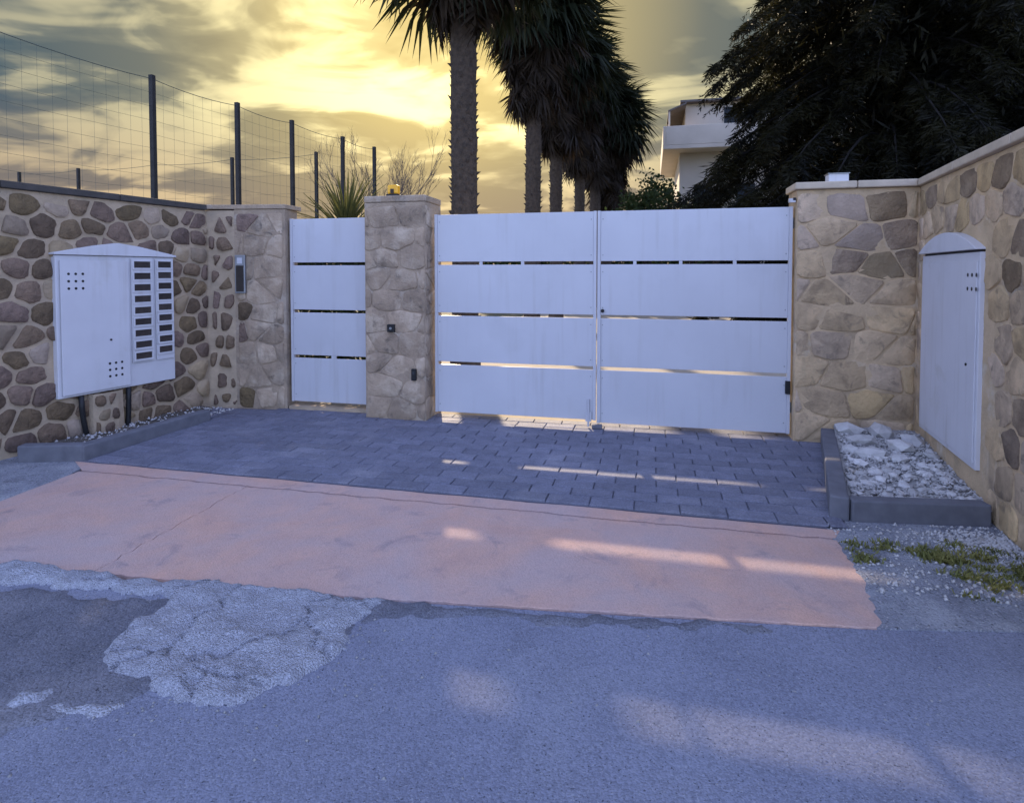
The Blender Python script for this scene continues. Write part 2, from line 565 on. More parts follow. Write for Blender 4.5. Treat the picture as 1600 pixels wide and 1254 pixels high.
# the road runs past the entrance, its far edge a little askew to the gate
road = poly_sheet('road', [(-40, -5.5), (40, -1.5), (40, 7.0), (1.62, 3.05), (1.0, 2.925), (-0.04, 2.79), (-1.32, 2.635), (-2.30, 2.50), (-4.2, 2.30), (-40, -1.4)], -0.20, -0.012, M['asphalt'])
yard = poly_sheet('yard_paving', [(-4.5, 6.26), (2.4, 6.26), (3.4, 60), (-4.5, 60)], -0.05, 0.0, M['yard'])
verge = poly_sheet('verge', [(1.0, 2.925), (1.62, 3.05), (6, 3.6), (6, 4.4), (2.35, 4.3), (2.35, 6.05), (1.2, 6.05), (1.08, 4.0), (1.05, 3.4)], -0.05, -0.004, M['verge'])
pave_l = poly_sheet('pavement', [(-12, 1.3), (-3.9, 2.34), (-3.9, 2.50), (-4.2, 3.16), (-4.55, 3.98), (-4.60, 4.04), (-4.50, 5.5), (-4.9, 6.1), (-5.45, 5.9), (-5.6, 3.9), (-12, 3.0)], -0.05, -0.006, M['verge'])

# old darker asphalt and the crumbling concrete patch in the road
old = rough_sheet('asphalt_patch', [(-4.6, 2.20), (-3.4, 2.33), (-2.9, 2.36), (-2.32, 2.43), (-2.0, 2.40), (-1.9, 2.24), (-1.9, 2.05), (-1.85, 1.95), (-1.85, 1.84),
                                   (-1.90, 1.76), (-2.1, 1.62), (-2.5, 1.48), (-3.3, 1.2), (-4.6, 1.0)], 0.03, -0.014, 0.010, 0.006, 5.0, M['old_asphalt'], seed=4.0)
tag(old, kind='structure')
patch_poly = ([(-4.6, 2.21), (-3.4, 2.36), (-2.75, 2.39), (-2.36, 2.44), (-2.27, 2.37), (-2.31, 2.20), (-2.26, 2.06), (-2.20, 1.95), (-2.08, 1.90), (-1.92, 1.90),
               (-1.80, 1.84), (-1.70, 1.81), (-1.60, 1.83), (-1.43, 1.93), (-1.33, 2.03), (-1.29, 2.14), (-1.24, 2.26), (-1.30, 2.38), (-1.28, 2.50), (-1.22, 2.58), (-1.24, 2.66), (-2.3, 2.59), (-4.2, 2.44)])
patch = rough_sheet('concrete_patch', patch_poly, 0.014, -0.014, 0.028, 0.022, 7.5, M['concrete'], seed=1.0, crack=True)
tag(patch, kind='structure')

edge_strip = rough_sheet('asphalt_edge', [(-1.32, 2.63), (-0.6, 2.70), (-0.04, 2.785), (0.5, 2.855), (1.0, 2.925), (0.7, 2.83), (0.35, 2.80), (0.1, 2.74), (-0.2, 2.69), (-0.45, 2.60), (-0.7, 2.62), (-1.0, 2.54), (-1.2, 2.50), (-1.36, 2.42), (-1.42, 2.30), (-1.36, 2.24), (-1.28, 2.36)],
                         0.02, -0.0135, 0.012, 0.010, 9.0, M['old_asphalt'], seed=6.0)
tag(edge_strip, kind='structure')
rim = rough_sheet('concrete_patch', [(-2.35, 1.74), (-2.2, 1.80), (-2.0, 1.77), (-1.86, 1.78), (-1.92, 1.70), (-2.1, 1.66), (-2.3, 1.66)], 0.014, -0.013, 0.014, 0.016, 9.0, M['concrete'], seed=3.0)
tag(rim, kind='structure')
# pink concrete apron: three slabs parted by the cracks
apron = empty('pink_apron', (-1.5, 3.2, 0))
tag(apron, kind='structure')
ck = wob((-4.45, 3.835), (1.09, 3.86), 60, 0.011, 5)           # long crack
cx = wob((-2.88, 2.53), (-2.925, 3.825), 26, 0.014, 9)        # cross crack


def slab(pts):
    o = MB().prism([(x + 1.5, y - 3.2) for x, y in pts], -0.06, -0.003).build('slab', M['apron'], apron)
    m = o.modifiers.new('bevel', 'BEVEL')
    m.width = 0.002
    m.segments = 1
    m.limit_method = 'ANGLE'
    return o


g = 0.013
back = [(x, y + g) for x, y in ck] + wob((1.15, 4.0), (-4.72, 4.02), 24, 0.008, 3)
slab([p for p in back])
li = [p for p in ck if p[0] < -2.94]
ri = [p for p in ck if p[0] > -2.91]
slab([(-4.08, 2.45)] + wob((-3.9, 2.44), (-2.90, 2.53), 22, 0.008, 12) + [(x - g / 5, y) for x, y in cx] + [(x, y - g) for x, y in reversed(li)] + [(-4.40, 3.16)])
slab([(x + g / 5, y) for x, y in reversed(cx)] + wob((-2.87, 2.535), (-1.32, 2.64), 40, 0.006, 14) + wob((-1.30, 2.645), (1.0, 2.93), 66, 0.006, 15)
     + wob((1.02, 2.95), (1.07, 3.3), 12, 0.014, 31) + wob((1.08, 3.32), (1.09, 3.78), 14, 0.012, 32) + [(x, y - g) for x, y in reversed(ri)])

# paved strip between the apron and the gates: every paver a piece
drive = poly_sheet('paved_driveway', [(-5.1, 4.03), (1.19, 4.02), (1.60, 6.02), (2.3, 6.24), (-5.1, 6.24)], -0.06, -0.004, M['paver_bed'])
PW, PD = 0.30, 0.15
base_mesh = {}


def paver_mesh(w, d, k):
    key = (round(w, 2), round(d, 2), k)
    if key in base_mesh:
        return base_mesh[key]
    r = random.Random(hash(key) & 0xffff)
    b = 0.004
    v = []
    for (s, zz) in ((0, -0.03), (0, 0.004), (b, 0.010)):
        for sx, sy in ((-1, -1), (1, -1), (1, 1), (-1, 1)):
            v.append((sx * (w / 2 - s) + r.uniform(-.002, .002), sy * (d / 2 - s) + r.uniform(-.002, .002), zz))
    f = [(8, 9, 10, 11)]
    for a in (0, 4):
        f += [(a + i, a + (i + 1) % 4, a + 4 + (i + 1) % 4, a + 4 + i) for i in range(4)]
    me = bpy.data.meshes.new('paver')
    me.from_pydata(v, [], f)
    me.materials.append(M['paver'])
    base_mesh[key] = me
    return me


row = 0
y = 4.030
while y < 6.15:
    x0 = -4.60 if y < 5.5 else -4.95
    if y > 5.85:
        x0 = -4.2
    xr = 1.21 + (y - 4.05) * 0.185
    x = x0 + (row % 2) * -PW / 2
    while x < xr - 0.05:
        a, b_ = max(x, x0), min(x + PW, xr)
        if b_ - a > 0.06:
            o = bpy.data.objects.new('paver', paver_mesh(b_ - a - 0.007, PD - 0.007, random.randint(0, 3)))
            o.location = ((a + b_) / 2, y + PD / 2, random.uniform(-0.0025, 0.0025))
            o.rotation_euler = (random.gauss(0, .004), random.gauss(0, .004), random.gauss(0, .004))
            link(o, drive)
        x += PW
    y += PD
    row += 1


# ------------------------------------------------------------------ stone work
def clip(poly, px, py, nx, ny):
    out = []
    for i in range(len(poly)):
        a, b = poly[i - 1], poly[i]
        da = (a[0] - px) * nx + (a[1] - py) * ny
        db = (b[0] - px) * nx + (b[1] - py) * ny
        if da <= 0:
            out.append(a)
        if (da < 0) != (db < 0) and abs(da - db) > 1e-9:
            t = da / (da - db)
            out.append((a[0] + (b[0] - a[0]) * t, a[1] + (b[1] - a[1]) * t))
    return out


def voronoi_cells(W, H, cw, ch, jit, seed, ysc=1.0):
    r = random.Random(seed)
    H, ch = H * ysc, ch * ysc
    pts = []
    ny = max(1, round(H / ch))
    ch = H / ny
    for j in range(-1, ny + 1):
        nx = max(1, round(W / cw))
        c = W / nx
        for i in range(-1, nx + 2):
            pts.append(((i + (0.5 if j % 2 else 0.0) + 0.25 + r.uniform(-jit, jit)) * c, (j + 0.5 + r.uniform(-jit, jit) * 0.8) * ch))
    cells = []
    for i, p in enumerate(pts):
        poly = [(0, 0), (W, 0), (W, H), (0, H)]
        for k, q in enumerate(pts):
            if k == i or abs(q[0] - p[0]) > 3 * cw or abs(q[1] - p[1]) > 3 * ch:
                continue
            dx, dy = q[0] - p[0], q[1] - p[1]
            poly = clip(poly, (p[0] + q[0]) / 2, (p[1] + q[1]) / 2, dx, dy)
            if len(poly) < 3:
                break
        if len(poly) >= 3:
            cells.append([(a, b / ysc) for a, b in poly])
    return cells


def shrink_round(poly, gap, r, npts=12, rough=0.13):
    cx_ = sum(p[0] for p in poly) / len(poly)
    cy_ = sum(p[1] for p in poly) / len(poly)
    # inset
    q = poly
    for i in range(len(poly)):
        a, b = poly[i - 1], poly[i]
        dx, dy = b[0] - a[0], b[1] - a[1]
        l = math.hypot(dx, dy)
        if l < 1e-6:
            continue
        nx, ny = dy / l, -dx / l
        gg = gap * r.uniform(0.5, 1.5)
        q = clip(q, a[0] - nx * gg, a[1] - ny * gg, nx, ny)
        if len(q) < 3:
            return None
    # cut the corners a little, break up long edges
    n = []
    for i in range(len(q)):
        p_, a, b = q[i - 2], q[i - 1], q[i]
        l0 = math.hypot(a[0] - p_[0], a[1] - p_[1])
        l1 = math.hypot(b[0] - a[0], b[1] - a[1])
        if l0 < 0.02 or l1 < 0.004:
            continue
        c0_, c1_ = min(0.45, r.uniform(.012, .03) / l0), min(0.45, r.uniform(.012, .03) / max(l1, .01))
        n.append((a[0] + (p_[0] - a[0]) * c0_, a[1] + (p_[1] - a[1]) * c0_))
        n.append((a[0] + (b[0] - a[0]) * c1_, a[1] + (b[1] - a[1]) * c1_))
        if l1 > 0.10:
            n.append(((a[0] + b[0]) / 2 + r.uniform(-.007, .007), (a[1] + b[1]) / 2 + r.uniform(-.007, .007)))
    if len(n) < 5:
        return None
    xs_ = [p[0] for p in n]
    ys_ = [p[1] for p in n]
    if min(max(xs_) - min(xs_), max(ys_) - min(ys_)) < 0.035:
        return None
    return n


def stones_on(parent, org, u, n, W, H, cw, ch, gap, mats, seed, depth=(0.012, 0.030), keep=None, jit=0.27, z0=0.0, name='stone', ysc=1.25):
    """stones set on a wall face: org base corner, u along, n outward normal"""
    r = random.Random(seed)
    u, n = Vector((*u, 0)).normalized(), Vector((*n, 0)).normalized()
    org = Vector(org)
    poff = Vector(parent.location)
    cnt = 0
    for poly in voronoi_cells(W, H, cw, ch, jit, seed, ysc):
        q = shrink_round(poly, gap / 2, r)
        if not q:
            continue
        mx = sum(p[0] for p in q) / len(q)
        my = sum(p[1] for p in q) / len(q)
        if keep and not keep(mx, my + z0):
            continue
        dp = r.uniform(*depth)
        c = org + u * mx + Vector((0, 0, my + z0))
        v, f = [], []
        k = len(q)
        tilt = (r.uniform(-.05, .05), r.uniform(-.05, .05))
        for s, dd in ((1.0, -0.03), (0.985, dp * 0.6), (0.93, dp)):
            for (a, b) in q:
                da, db = (a - mx) * s, (b - my) * s
                dn = dd + (tilt[0] * da + tilt[1] * db if dd > 0 else 0) + (r.uniform(-.004, .004) if dd > 0 else 0)
                v.append(u * da + Vector((0, 0, db)) + n * dn)
        v.append(n * (dp * 1.0 + r.uniform(-.004, .002)))
        for a in (0, k):
            f += [(a + i, a + (i + 1) % k, a + k + (i + 1) % k, a + k + i) for i in range(k)]
        f += [(2 * k + i, 2 * k + (i + 1) % k, 3 * k) for i in range(k)]
        # outward winding
        if u.cross(Vector((0, 0, 1))).dot(n) < 0:
            f = [tuple(reversed(x)) for x in f]
        mt = mats(mx, my + z0, r) if callable(mats) else mats
        o = mesh_obj(name, v, f, mt, parent, smooth=True)
        o.location = c - poff
        cnt += 1
    return cnt


def face_wall(parent_loc, a, b, h, t, side, mat, name, parent=None, z0=-0.05, wav=0.006, step=0.07, seed=0.0):
    """a wall segment a->b whose visible face gently undulates; side=+1: body lies left of a->b"""
    a, b = Vector(a), Vector(b)
    d = b - a
    L_ = d.length
    u = d / L_
    nb = Vector((-u.y, u.x)) * side
    nx = max(2, int(L_ / step))
    nz = max(2, int((h - z0) / step))
    V, Fc = [], []
    P0 = Vector(parent_loc)
    for j in range(nz + 1):
        for i in range(nx + 1):
            p = a + d * (i / nx)
            z = z0 + (h - z0) * j / nz
            o_ = 0 if i in (0, nx) else wav * mnoise.fractal(Vector((p.x * 5, p.y * 5, z * 5 + seed)), 0.8, 2.0, 4)
            V.append((p.x + nb.x * o_ - P0.x, p.y + nb.y * o_ - P0.y, z - P0.z))
    w = nx + 1
    for j in range(nz):
        for i in range(nx):
            q = (j * w + i, j * w + i + 1, (j + 1) * w + i + 1, (j + 1) * w + i)
            Fc.append(q if side > 0 else tuple(reversed(q)))
    # back, ends, top
    e = len(V)
    for p, z in ((a, z0), (b, z0), (b, h), (a, h)):
        V.append((p.x + nb.x * t - P0.x, p.y + nb.y * t - P0.y, z - P0.z))
    V += [(a.x - P0.x, a.y - P0.y, z0 - P0.z), (b.x - P0.x, b.y - P0.y, z0 - P0.z), (b.x - P0.x, b.y - P0.y, h - P0.z), (a.x - P0.x, a.y - P0.y, h - P0.z)]
    Fc += [(e + 1, e, e + 3, e + 2), (e + 4, e + 7, e + 3, e), (e + 5, e + 1, e + 2, e + 6), (e + 7, e + 6, e + 2, e + 3)]
    return mesh_obj(name, V, Fc, mat, parent, smooth=False)


# left boundary wall: wing along the plot + curved return to the wicket
LW = empty('boundary_wall', (-5.02, 5.95, 0))
tag(LW, 'brown rubble stone wall with pale mortar left of the gates', 'wall')
La, Lb = (-5.87, 0.93), (-5.02, 5.95)
lu = Vector((Lb[0] - La[0], Lb[1] - La[1]))
lL = lu.length
lu.normalize()
ln = Vector((lu.y, -lu.x))            # towards the drive (+X)
face_wall(LW.location, La, Lb, 2.30, 0.34, +1, M['mortar'], 'wall_body', LW, seed=1)
face_wall(LW.location, (-5.02, 5.95), (-4.70, 6.02), 2.30, 0.3, +1, M['mortar'], 'wall_body', LW, seed=2)
face_wall(LW.location, (-4.70, 6.02), (-4.09, 6.10), 2.31, 0.3, +1, M['pillar'], 'wall_end', LW, seed=3, wav=0.002)


def LP(s, off=0.0, z=0.0):
    """point on the left wall face: s metres before the corner towards the road"""
    p = Vector(Lb) - lu * s + ln * off
    return Vector((p.x, p.y, z))


def keepL(x, z):
    s = lL - x
    return s < 3.4 and not (0.50 < s < 1.58 and 0.50 < z < 1.72)


def matsL(x, z, r):
    return M['stone_dark'] if r.random() < 0.87 else M['stone_tan']


stones_on(LW, (La[0], La[1], 0), lu, ln, lL, 2.28, 0.225, 0.195, 0.030, matsL, 21, (0.008, 0.028), keepL, jit=0.33)
stones_on(LW, (-5.0, 5.953, 0), (0.32, 0.07), (0.07, -0.32), 0.32, 2.27, 0.20, 0.22, 0.06, M['stone_dark'], 5)
stones_on(LW, (-4.67, 6.022, 0), (0.61, 0.08), (0.08, -0.61), 0.56, 2.27, 0.26, 0.24, 0.014, lambda x, z, r: M['stone_dark'] if r.random() < 0.3 and x < 0.2 else M['pillar_stone'], 6, (0.004, 0.009), ysc=1.6)
# coping of the left wall, in lengths
ncop = 5
for i in range(ncop):
    s0, s1 = lL * i / ncop + 0.003, lL * (i + 1) / ncop - 0.003
    pts = [LP(s0, .035), LP(s1, .035), LP(s1, -.38), LP(s0, -.38)]
    if i == 0:
        pts[0] = LP(0.0, .035)
    pts = [(p.x + 5.02, p.y - 5.95) for p in pts][::-1]
    MB().prism(pts, 2.302, 2.365).build('coping', M['coping_dark'], LW, bevel=0.008)
MB().prism([(x + 5.02, y - 5.95) for x, y in [(-5.0, 5.925), (-4.70, 6.005), (-4.082, 6.086), (-4.082, 6.42), (-5.3, 6.3)]], 2.313, 2.365).build('coping', M['pillar'], LW, bevel=0.008)

# right boundary wall: short front + wing towards the road
RW = empty('boundary_wall', (2.32, 6.0, 0))
tag(RW, 'tan weathered stone wall with pale coping right of the gates', 'wall')
Ra, Rb = (2.32, 6.0), (1.885, 2.25)
ru = Vector((Rb[0] - Ra[0], Rb[1] - Ra[1]))
rL = ru.length
ru.normalize()
rn = Vector((ru.y, -ru.x))
if rn.x > 0:
    rn = -rn


def RP(s, off=0.0, z=0.0):
    p = Vector(Ra) + ru * s + rn * off
    return Vector((p.x, p.y, z))


face_wall(RW.location, (1.31, 6.0), (2.32, 6.0), 2.345, 0.34, +1, M['render_tan'], 'wall_body', RW, seed=6, wav=0.002)
face_wall(RW.location, (2.32, 6.0), Rb, 2.345, 0.34, +1, M['render_tan'], 'wall_body', RW, seed=7, wav=0.002)


def matsRF(x, z, r):
    if z > 1.50 and x > 0.40:
        return M['stone_mid'] if r.random() < 0.6 else M['stone_tan']
    return M['render_stone']


stones_on(RW, (1.31, 6.0, 0), (1, 0), (0, -1), 1.0, 2.32, 0.34, 0.25, 0.014, matsRF, 31, (0.005, 0.010), None, jit=0.22, ysc=1.9)


def keepR(x, z):
    return not (0.10 < x < 1.55 and z < 1.98)


def matsR(x, z, r):
    return M['stone_mid'] if r.random() < (0.4 if x > 1.75 else 0.16) else M['render_stone']


stones_on(RW, (2.32, 6.0, 0), ru, rn, rL, 2.32, 0.27, 0.22, 0.020, matsR, 33, (0.005, 0.010), keepR, jit=0.3, ysc=1.4)
# render pilaster beyond the cabinet
c0, c1 = 0.22, 1.45


def on_right(name, prof, d0, d1, mat, parent, ploc, bevel=0.0):
    """extrude an (s,z) outline lying on the right wing between offsets d0..d1"""
    m = MB()
    k = len(prof)
    v = [RP(s, d0, z) - ploc for s, z in prof] + [RP(s, d1, z) - ploc for s, z in prof]
    f = [tuple(range(k)), tuple(range(2 * k - 1, k - 1, -1))] + [(i, k + i, k + (i + 1) % k, (i + 1) % k) for i in range(k)]
    m.add(v, f)
    o = m.build(name, mat, parent, bevel=bevel)
    bm = bmesh.new()
    bm.from_mesh(o.data)
    bmesh.ops.recalc_face_normals(bm, faces=bm.faces)
    bm.to_mesh(o.data)
    bm.free()
    return o


def arch(s0, s1, zs, rise, k=14):
    return [(s0 + (s1 - s0) * t / k, zs + rise * (1 - (2 * t / k - 1) ** 2)) for t in range(k + 1)]


rwl = Vector(RW.location)
# coping of the right wall
for pts in ([(1.285, 5.955), (1.80, 5.955), (1.80, 6.37), (1.285, 6.37)], [(1.806, 5.955), (2.277, 5.955), (2.70, 6.37), (1.806, 6.37)]):
    MB().prism([(x - 2.32, y - 6.0) for x, y in pts], 2.348, 2.412).build('coping', M['coping_tan'], RW, bevel=0.010)
for i in range(4):
    a_, b_ = rL * i / 4 + 0.003, rL * (i + 1) / 4 - 0.003
    p = [RP(a_, .045), RP(b_, .045), RP(b_, -.38), RP(a_, -.38)]
    if i == 0:
        p[0] = Vector((2.281, 5.955, 0))
        p[3] = Vector((2.704, 6.37, 0))
    p = [(q.x - 2.32, q.y - 6.0) for q in p]
    MB().prism(p[::-1], 2.348, 2.412).build('coping', M['coping_tan'], RW, bevel=0.010)

# centre pillar
CPc = Vector((-2.665, 6.17, 0))
CP = empty('gate_pillar', CPc)
tag(CP, 'rough grey brown stone pillar between wicket and double gate', 'pillar')
hw, hd = 0.345, 0.24
corners = [(-hw, -hd), (hw, -hd), (hw, hd), (-hw, hd)]
for i in range(4):
    a_, b_ = Vector(corners[i]), Vector(corners[(i + 1) % 4])
    d = b_ - a_
    nx, nz = 10, 34
    nrm = Vector((d.y, -d.x)).normalized()
    V, Fc = [], []
    for j in range(nz + 1):
        for k in range(nx + 1):
            p = a_ + d * k / nx
            z = -0.03 + 2.36 * j / nz
            w_ = 0 if k in (0, nx) else 0.002 * mnoise.fractal(Vector((p.x * 6 + i, p.y * 6, z * 6)), 0.8, 2, 4)
            V.append((p.x + nrm.x * w_, p.y + nrm.y * w_, z))
    for j in range(nz):
        for k in range(nx):
            Fc.append((j * (nx + 1) + k, j * (nx + 1) + k + 1, (j + 1) * (nx + 1) + k + 1, (j + 1) * (nx + 1) + k))
    mesh_obj('pillar_face', V, Fc, M['pillar'], CP)
MB().box((0, 0, 2.368), (hw + 0.006, hd + 0.006, 0.035)).build('cap', M['pillar'], CP, bevel=0.012)
stones_on(CP, CPc + Vector((-hw, -hd, 0)), (1, 0), (0, -1), 2 * hw, 2.3, 0.32, 0.24, 0.010, lambda x, z, r: M['pillar_stone'], 41, (0.004, 0.008), lambda x, z: True, ysc=1.8)
stones_on(CP, CPc + Vector((hw, -hd, 0)), (0, 1), (1, 0), 2 * hd, 2.3, 0.32, 0.24, 0.010, lambda x, z, r: M['pillar_stone'], 43, (0.004, 0.008), lambda x, z: True, ysc=1.8)


# ------------------------------------------------------------------ gates
def gate(name, label, x0, x1, y_, z0, z1, slots, posts, cat='gate', group=None):
    t = empty(name, ((x0 + x1) / 2, y_, 0))
    tag(t, label, cat, group)
    w = (x1 - x0) / 2
    edges = [z0] + slots + [z1]
    sg = 0.017
    for i in range(len(edges) - 1):
        a = edges[i] + (sg if i else 0)
        b = edges[i + 1] - (sg if i < len(edges) - 2 else 0)
        MB().box((0, 0, (a + b) / 2), (w - 0.032, 0.010, (b - a) / 2)).build('panel', M['white_paint'], t, bevel=0.003)
    for sx in (-1, 1):
        MB().box((sx * (w - 0.016), 0.004, (z0 + z1) / 2), (0.0155, 0.022, (z1 - z0) / 2 + 0.004)).build('stile', M['white_paint'], t, bevel=0.003)
    MB().box((0, 0.014, z1 - 0.02), (w - 0.033, 0.0038, 0.022)).build('rail', M['white_paint'], t)
    for sx in (-1, 1):
        for zz_ in [(edges[q] + edges[q + 1]) / 2 + d_ for q in range(4) for d_ in (-0.18, 0.18)]:
            MB().tube([(sx * (w - 0.055), -0.0101, zz_), (sx * (w - 0.055), -0.0125, zz_)], 0.006, n=8).build('screw', M['steel'], t)
    for px_ in posts:
        MB().box((px_, 0.024, (z0 + z1) / 2), (0.016, 0.0125, (z1 - z0) / 2 - 0.01)).build('backing_post', M['white_paint'], t)
    return t


SL = [0.614, 1.140, 1.683]
gp = gate('wicket_gate', 'narrow white metal pedestrian gate with four boards left of the pillar', -4.075, -3.03, 6.18, 0.09, 2.20, SL, [])
# one spacer shows in the lowest slot of the wicket
MB().box((0.02, 0, 0.614), (0.03, 0.008, 0.016)).build('spacer', M['white_paint'], gp)
gl = gate('gate_leaf', 'white metal leaf of the double gate next to the central pillar', -2.265, -0.536, 6.08, 0.085, 2.20, SL, [])
gr = gate('gate_leaf', 'white metal leaf of the double gate next to the right wall', -0.528, 1.292, 6.08, 0.060, 2.20, SL, [])
for t_, xs_ in ((gr, (-0.54, -0.10, 0.40)), (gl, (-0.35, 0.1))):
    for x_ in xs_:
        MB().box((x_, 0.0, 1.683), (0.016, 0.008, 0.0165)).build('spacer', M['white_paint'], t_)
# lock cylinder and drop bolt
MB().tube([(-0.855, -0.012, 1.20), (-0.855, -0.034, 1.20)], 0.018, n=12).build('lock', M['black'], gr)
MB().box((-0.885, -0.022, 0.62), (0.010, 0.0035, 1.14 - 0.6)).build('cover_strip', M['white_paint'], gr)
MB().box((0.885, -0.025, 0.50), (0.022, 0.016, 0.062)).build('hinge_box', M['black'], gr, bevel=0.004)
MB().tube([(0.79, -0.03, 0.02), (0.79, -0.03, 0.30)], 0.011, n=8).box((0.79, -0.022, 0.12), (0.03, 0.006, 0.05)).build('drop_bolt', M['white_paint'], gl)
for t, x in ((gl, -0.87), (gr, 0.915)):
    for z in (0.30, 2.05):
        MB().tube([(x, 0.03, z - 0.05), (x, 0.03, z + 0.05)], 0.014, n=10).build('hinge', M['steel'], t)
# stop block on the pavers
st = MB().box((0, 0, 0.02), (0.05, 0.035, 0.02)).build('gate_stop', M['kerb'], bevel=0.008)
st.location = (-0.52, 6.03, 0.010)
tag(st, 'small low gate stop on the pavers under the centre of double gate', 'gate stop')
sill = poly_sheet('threshold', [(-4.07, 6.10), (-3.03, 6.10), (-3.03, 6.24), (-4.07, 6.24)], -0.03, 0.045, M['mortar'])

# warning lamp on the pillar
wl = empty('warning_lamp', (-2.715, 6.03, 2.403))
tag(wl, 'amber flashing lamp on top of the central pillar', 'lamp')
MB().box((0, 0, 0.012), (0.068, 0.05, 0.012)).build('base', M['black'], wl, bevel=0.004)
MB().prism([(-.06, -.042), (.06, -.042), (.06, .042), (-.06, .042)], 0.0245, 0.125).build('lens', M['amber'], wl, bevel=0.018)
MB().box((0, -0.0445, 0.055), (0.02, 0.0015, 0.024)).build('label_plate', M['trunk'], wl)

kp = empty('key_switch', (-2.705, 5.915, 0.99))
tag(kp, 'small dark square key switch halfway up the central pillar', 'switch')
MB().box((0, 0, 0), (0.042, 0.014, 0.042)).build('housing', M['black'], kp, bevel=0.005)
MB().tube([(0, -0.0145, 0), (0, -0.020, 0)], 0.014, n=12).build('key_cylinder', M['steel'], kp)
pc = empty('photocell', (-2.447, 5.915, 0.50))
tag(pc, 'small black upright photocell low on the central pillar', 'sensor')
MB().box((0, 0, 0), (0.027, 0.016, 0.062)).build('housing', M['black'], pc, bevel=0.006)
MB().tube([(0, -0.0165, 0.02), (0, -0.019, 0.02)], 0.014, n=12).build('lens', M['glass'], pc)

# entry phone on the left wall end
ip = empty('entry_phone', (-4.615, 6.007, 1.565))
ip.rotation_euler = (0, 0, math.atan2(0.08, 0.61))
tag(ip, 'tall narrow dark entry phone panel on the left wall by the wicket', 'intercom')
MB().box((0, 0, 0), (0.062, 0.016, 0.22)).build('backplate', M['steel'], ip, bevel=0.006)
MB().box((0, -0.0185, -0.05), (0.045, 0.002, 0.15)).build('button_panel', M['dark_window'], ip)
MB().box((0.0, -0.0185, 0.155), (0.030, 0.002, 0.034)).build('camera_window', M['white_paint'], ip)

# box on top of the right wall, and a little bracket lamp by the gate top
bx = empty('coping_box', (1.675, 6.12, 2.413))
tag(bx, 'small pale electrical box standing on the right wall coping', 'box')
MB().box((0, 0, 0.040), (0.085, 0.06, 0.040)).build('body', M['cabinet'], bx, bevel=0.006)
MB().box((0, 0, 0.0835), (0.093, 0.068, 0.0035)).build('lid', M['steel'], bx)
bk = empty('bracket', (1.285, 6.03, 2.255))
tag(bk, 'tiny white bracket with dark cap at the right end of the gate top', 'bracket')
MB().box((-0.012, 0, 0), (0.028, 0.02, 0.018)).build('arm', M['white_paint'], bk)
MB().box((0.005, -0.022, 0.012), (0.012, 0.002, 0.012)).build('cap', M['black'], bk)

# ------------------------------------------------------------------ left cabinet with letter slots
s0, s1 = 0.47, 1.645
cab = empty('meter_cabinet', LP((s0 + s1) / 2, 0.0, 0.43))
cab.rotation_euler = (0, 0, math.atan2(lu.y, lu.x))     # local x along wall to the gate, -y outward
tag(cab, 'white gable-topped meter and letter box cabinet on the left stone wall', 'cabinet')
cw_ = (s1 - s0) / 2
CH = 1.315
D = 0.055
MB().box((0, -D / 2 + 0.01, CH / 2), (cw_, D / 2 + 0.01, CH / 2)).build('body', M['cabinet'], cab, bevel=0.006)
# gabled hood
hp = [(-cw_ - 0.02, CH + 0.004), (cw_ + 0.02, CH + 0.004), (cw_ + 0.02, CH + 0.022), (cw_ * 0.35, CH + 0.100), (-0.02, CH + 0.130), (-cw_ * 0.4, CH + 0.098), (-cw_ - 0.02, CH + 0.022)]
k = len(hp)
MB().add([(x, -D - 0.024, z) for x, z in hp] + [(x, 0.02, z) for x, z in hp],
         [tuple(range(k)), tuple(range(2 * k - 1, k - 1, -1))] + [(i, k + i, k + (i + 1) % k, (i + 1) % k) for i in range(k)]).build('hood', M['cabinet'], cab, bevel=0.004)
# big door on the left two thirds
dx0, dx1 = -cw_ + 0.03, 0.075
door = MB().box(((dx0 + dx1) / 2, -D - 0.0155, CH / 2 - 0.01), ((dx1 - dx0) / 2, 0.005, CH / 2 - 0.035)).build('door', M['cabinet'], cab, bevel=0.002)
MB().tube([(-0.115, -D - 0.0208, 0.50), (-0.115, -D - 0.028, 0.50)], 0.010, n=10).build('keyhole', M['black'], door)


def vent(px_, pz, w, h):
    me = None
    for i in range(3):
        for j in range(3):
            if me is None:
                o = MB().tube([(0, -D - 0.0206, 0), (0, -D - 0.0216, 0)], 0.0125, n=10).build('vent_hole', M['black'], door)
                me = o.data
            else:
                o = link(bpy.data.objects.new('vent_hole', me), door)
            o.location = (px_ + w * (i - 1) / 2, 0, pz + h * (j - 1) / 2)


vent(-0.425, 1.075, 0.125, 0.135)
vent(-0.07, 0.205, 0.120, 0.125)
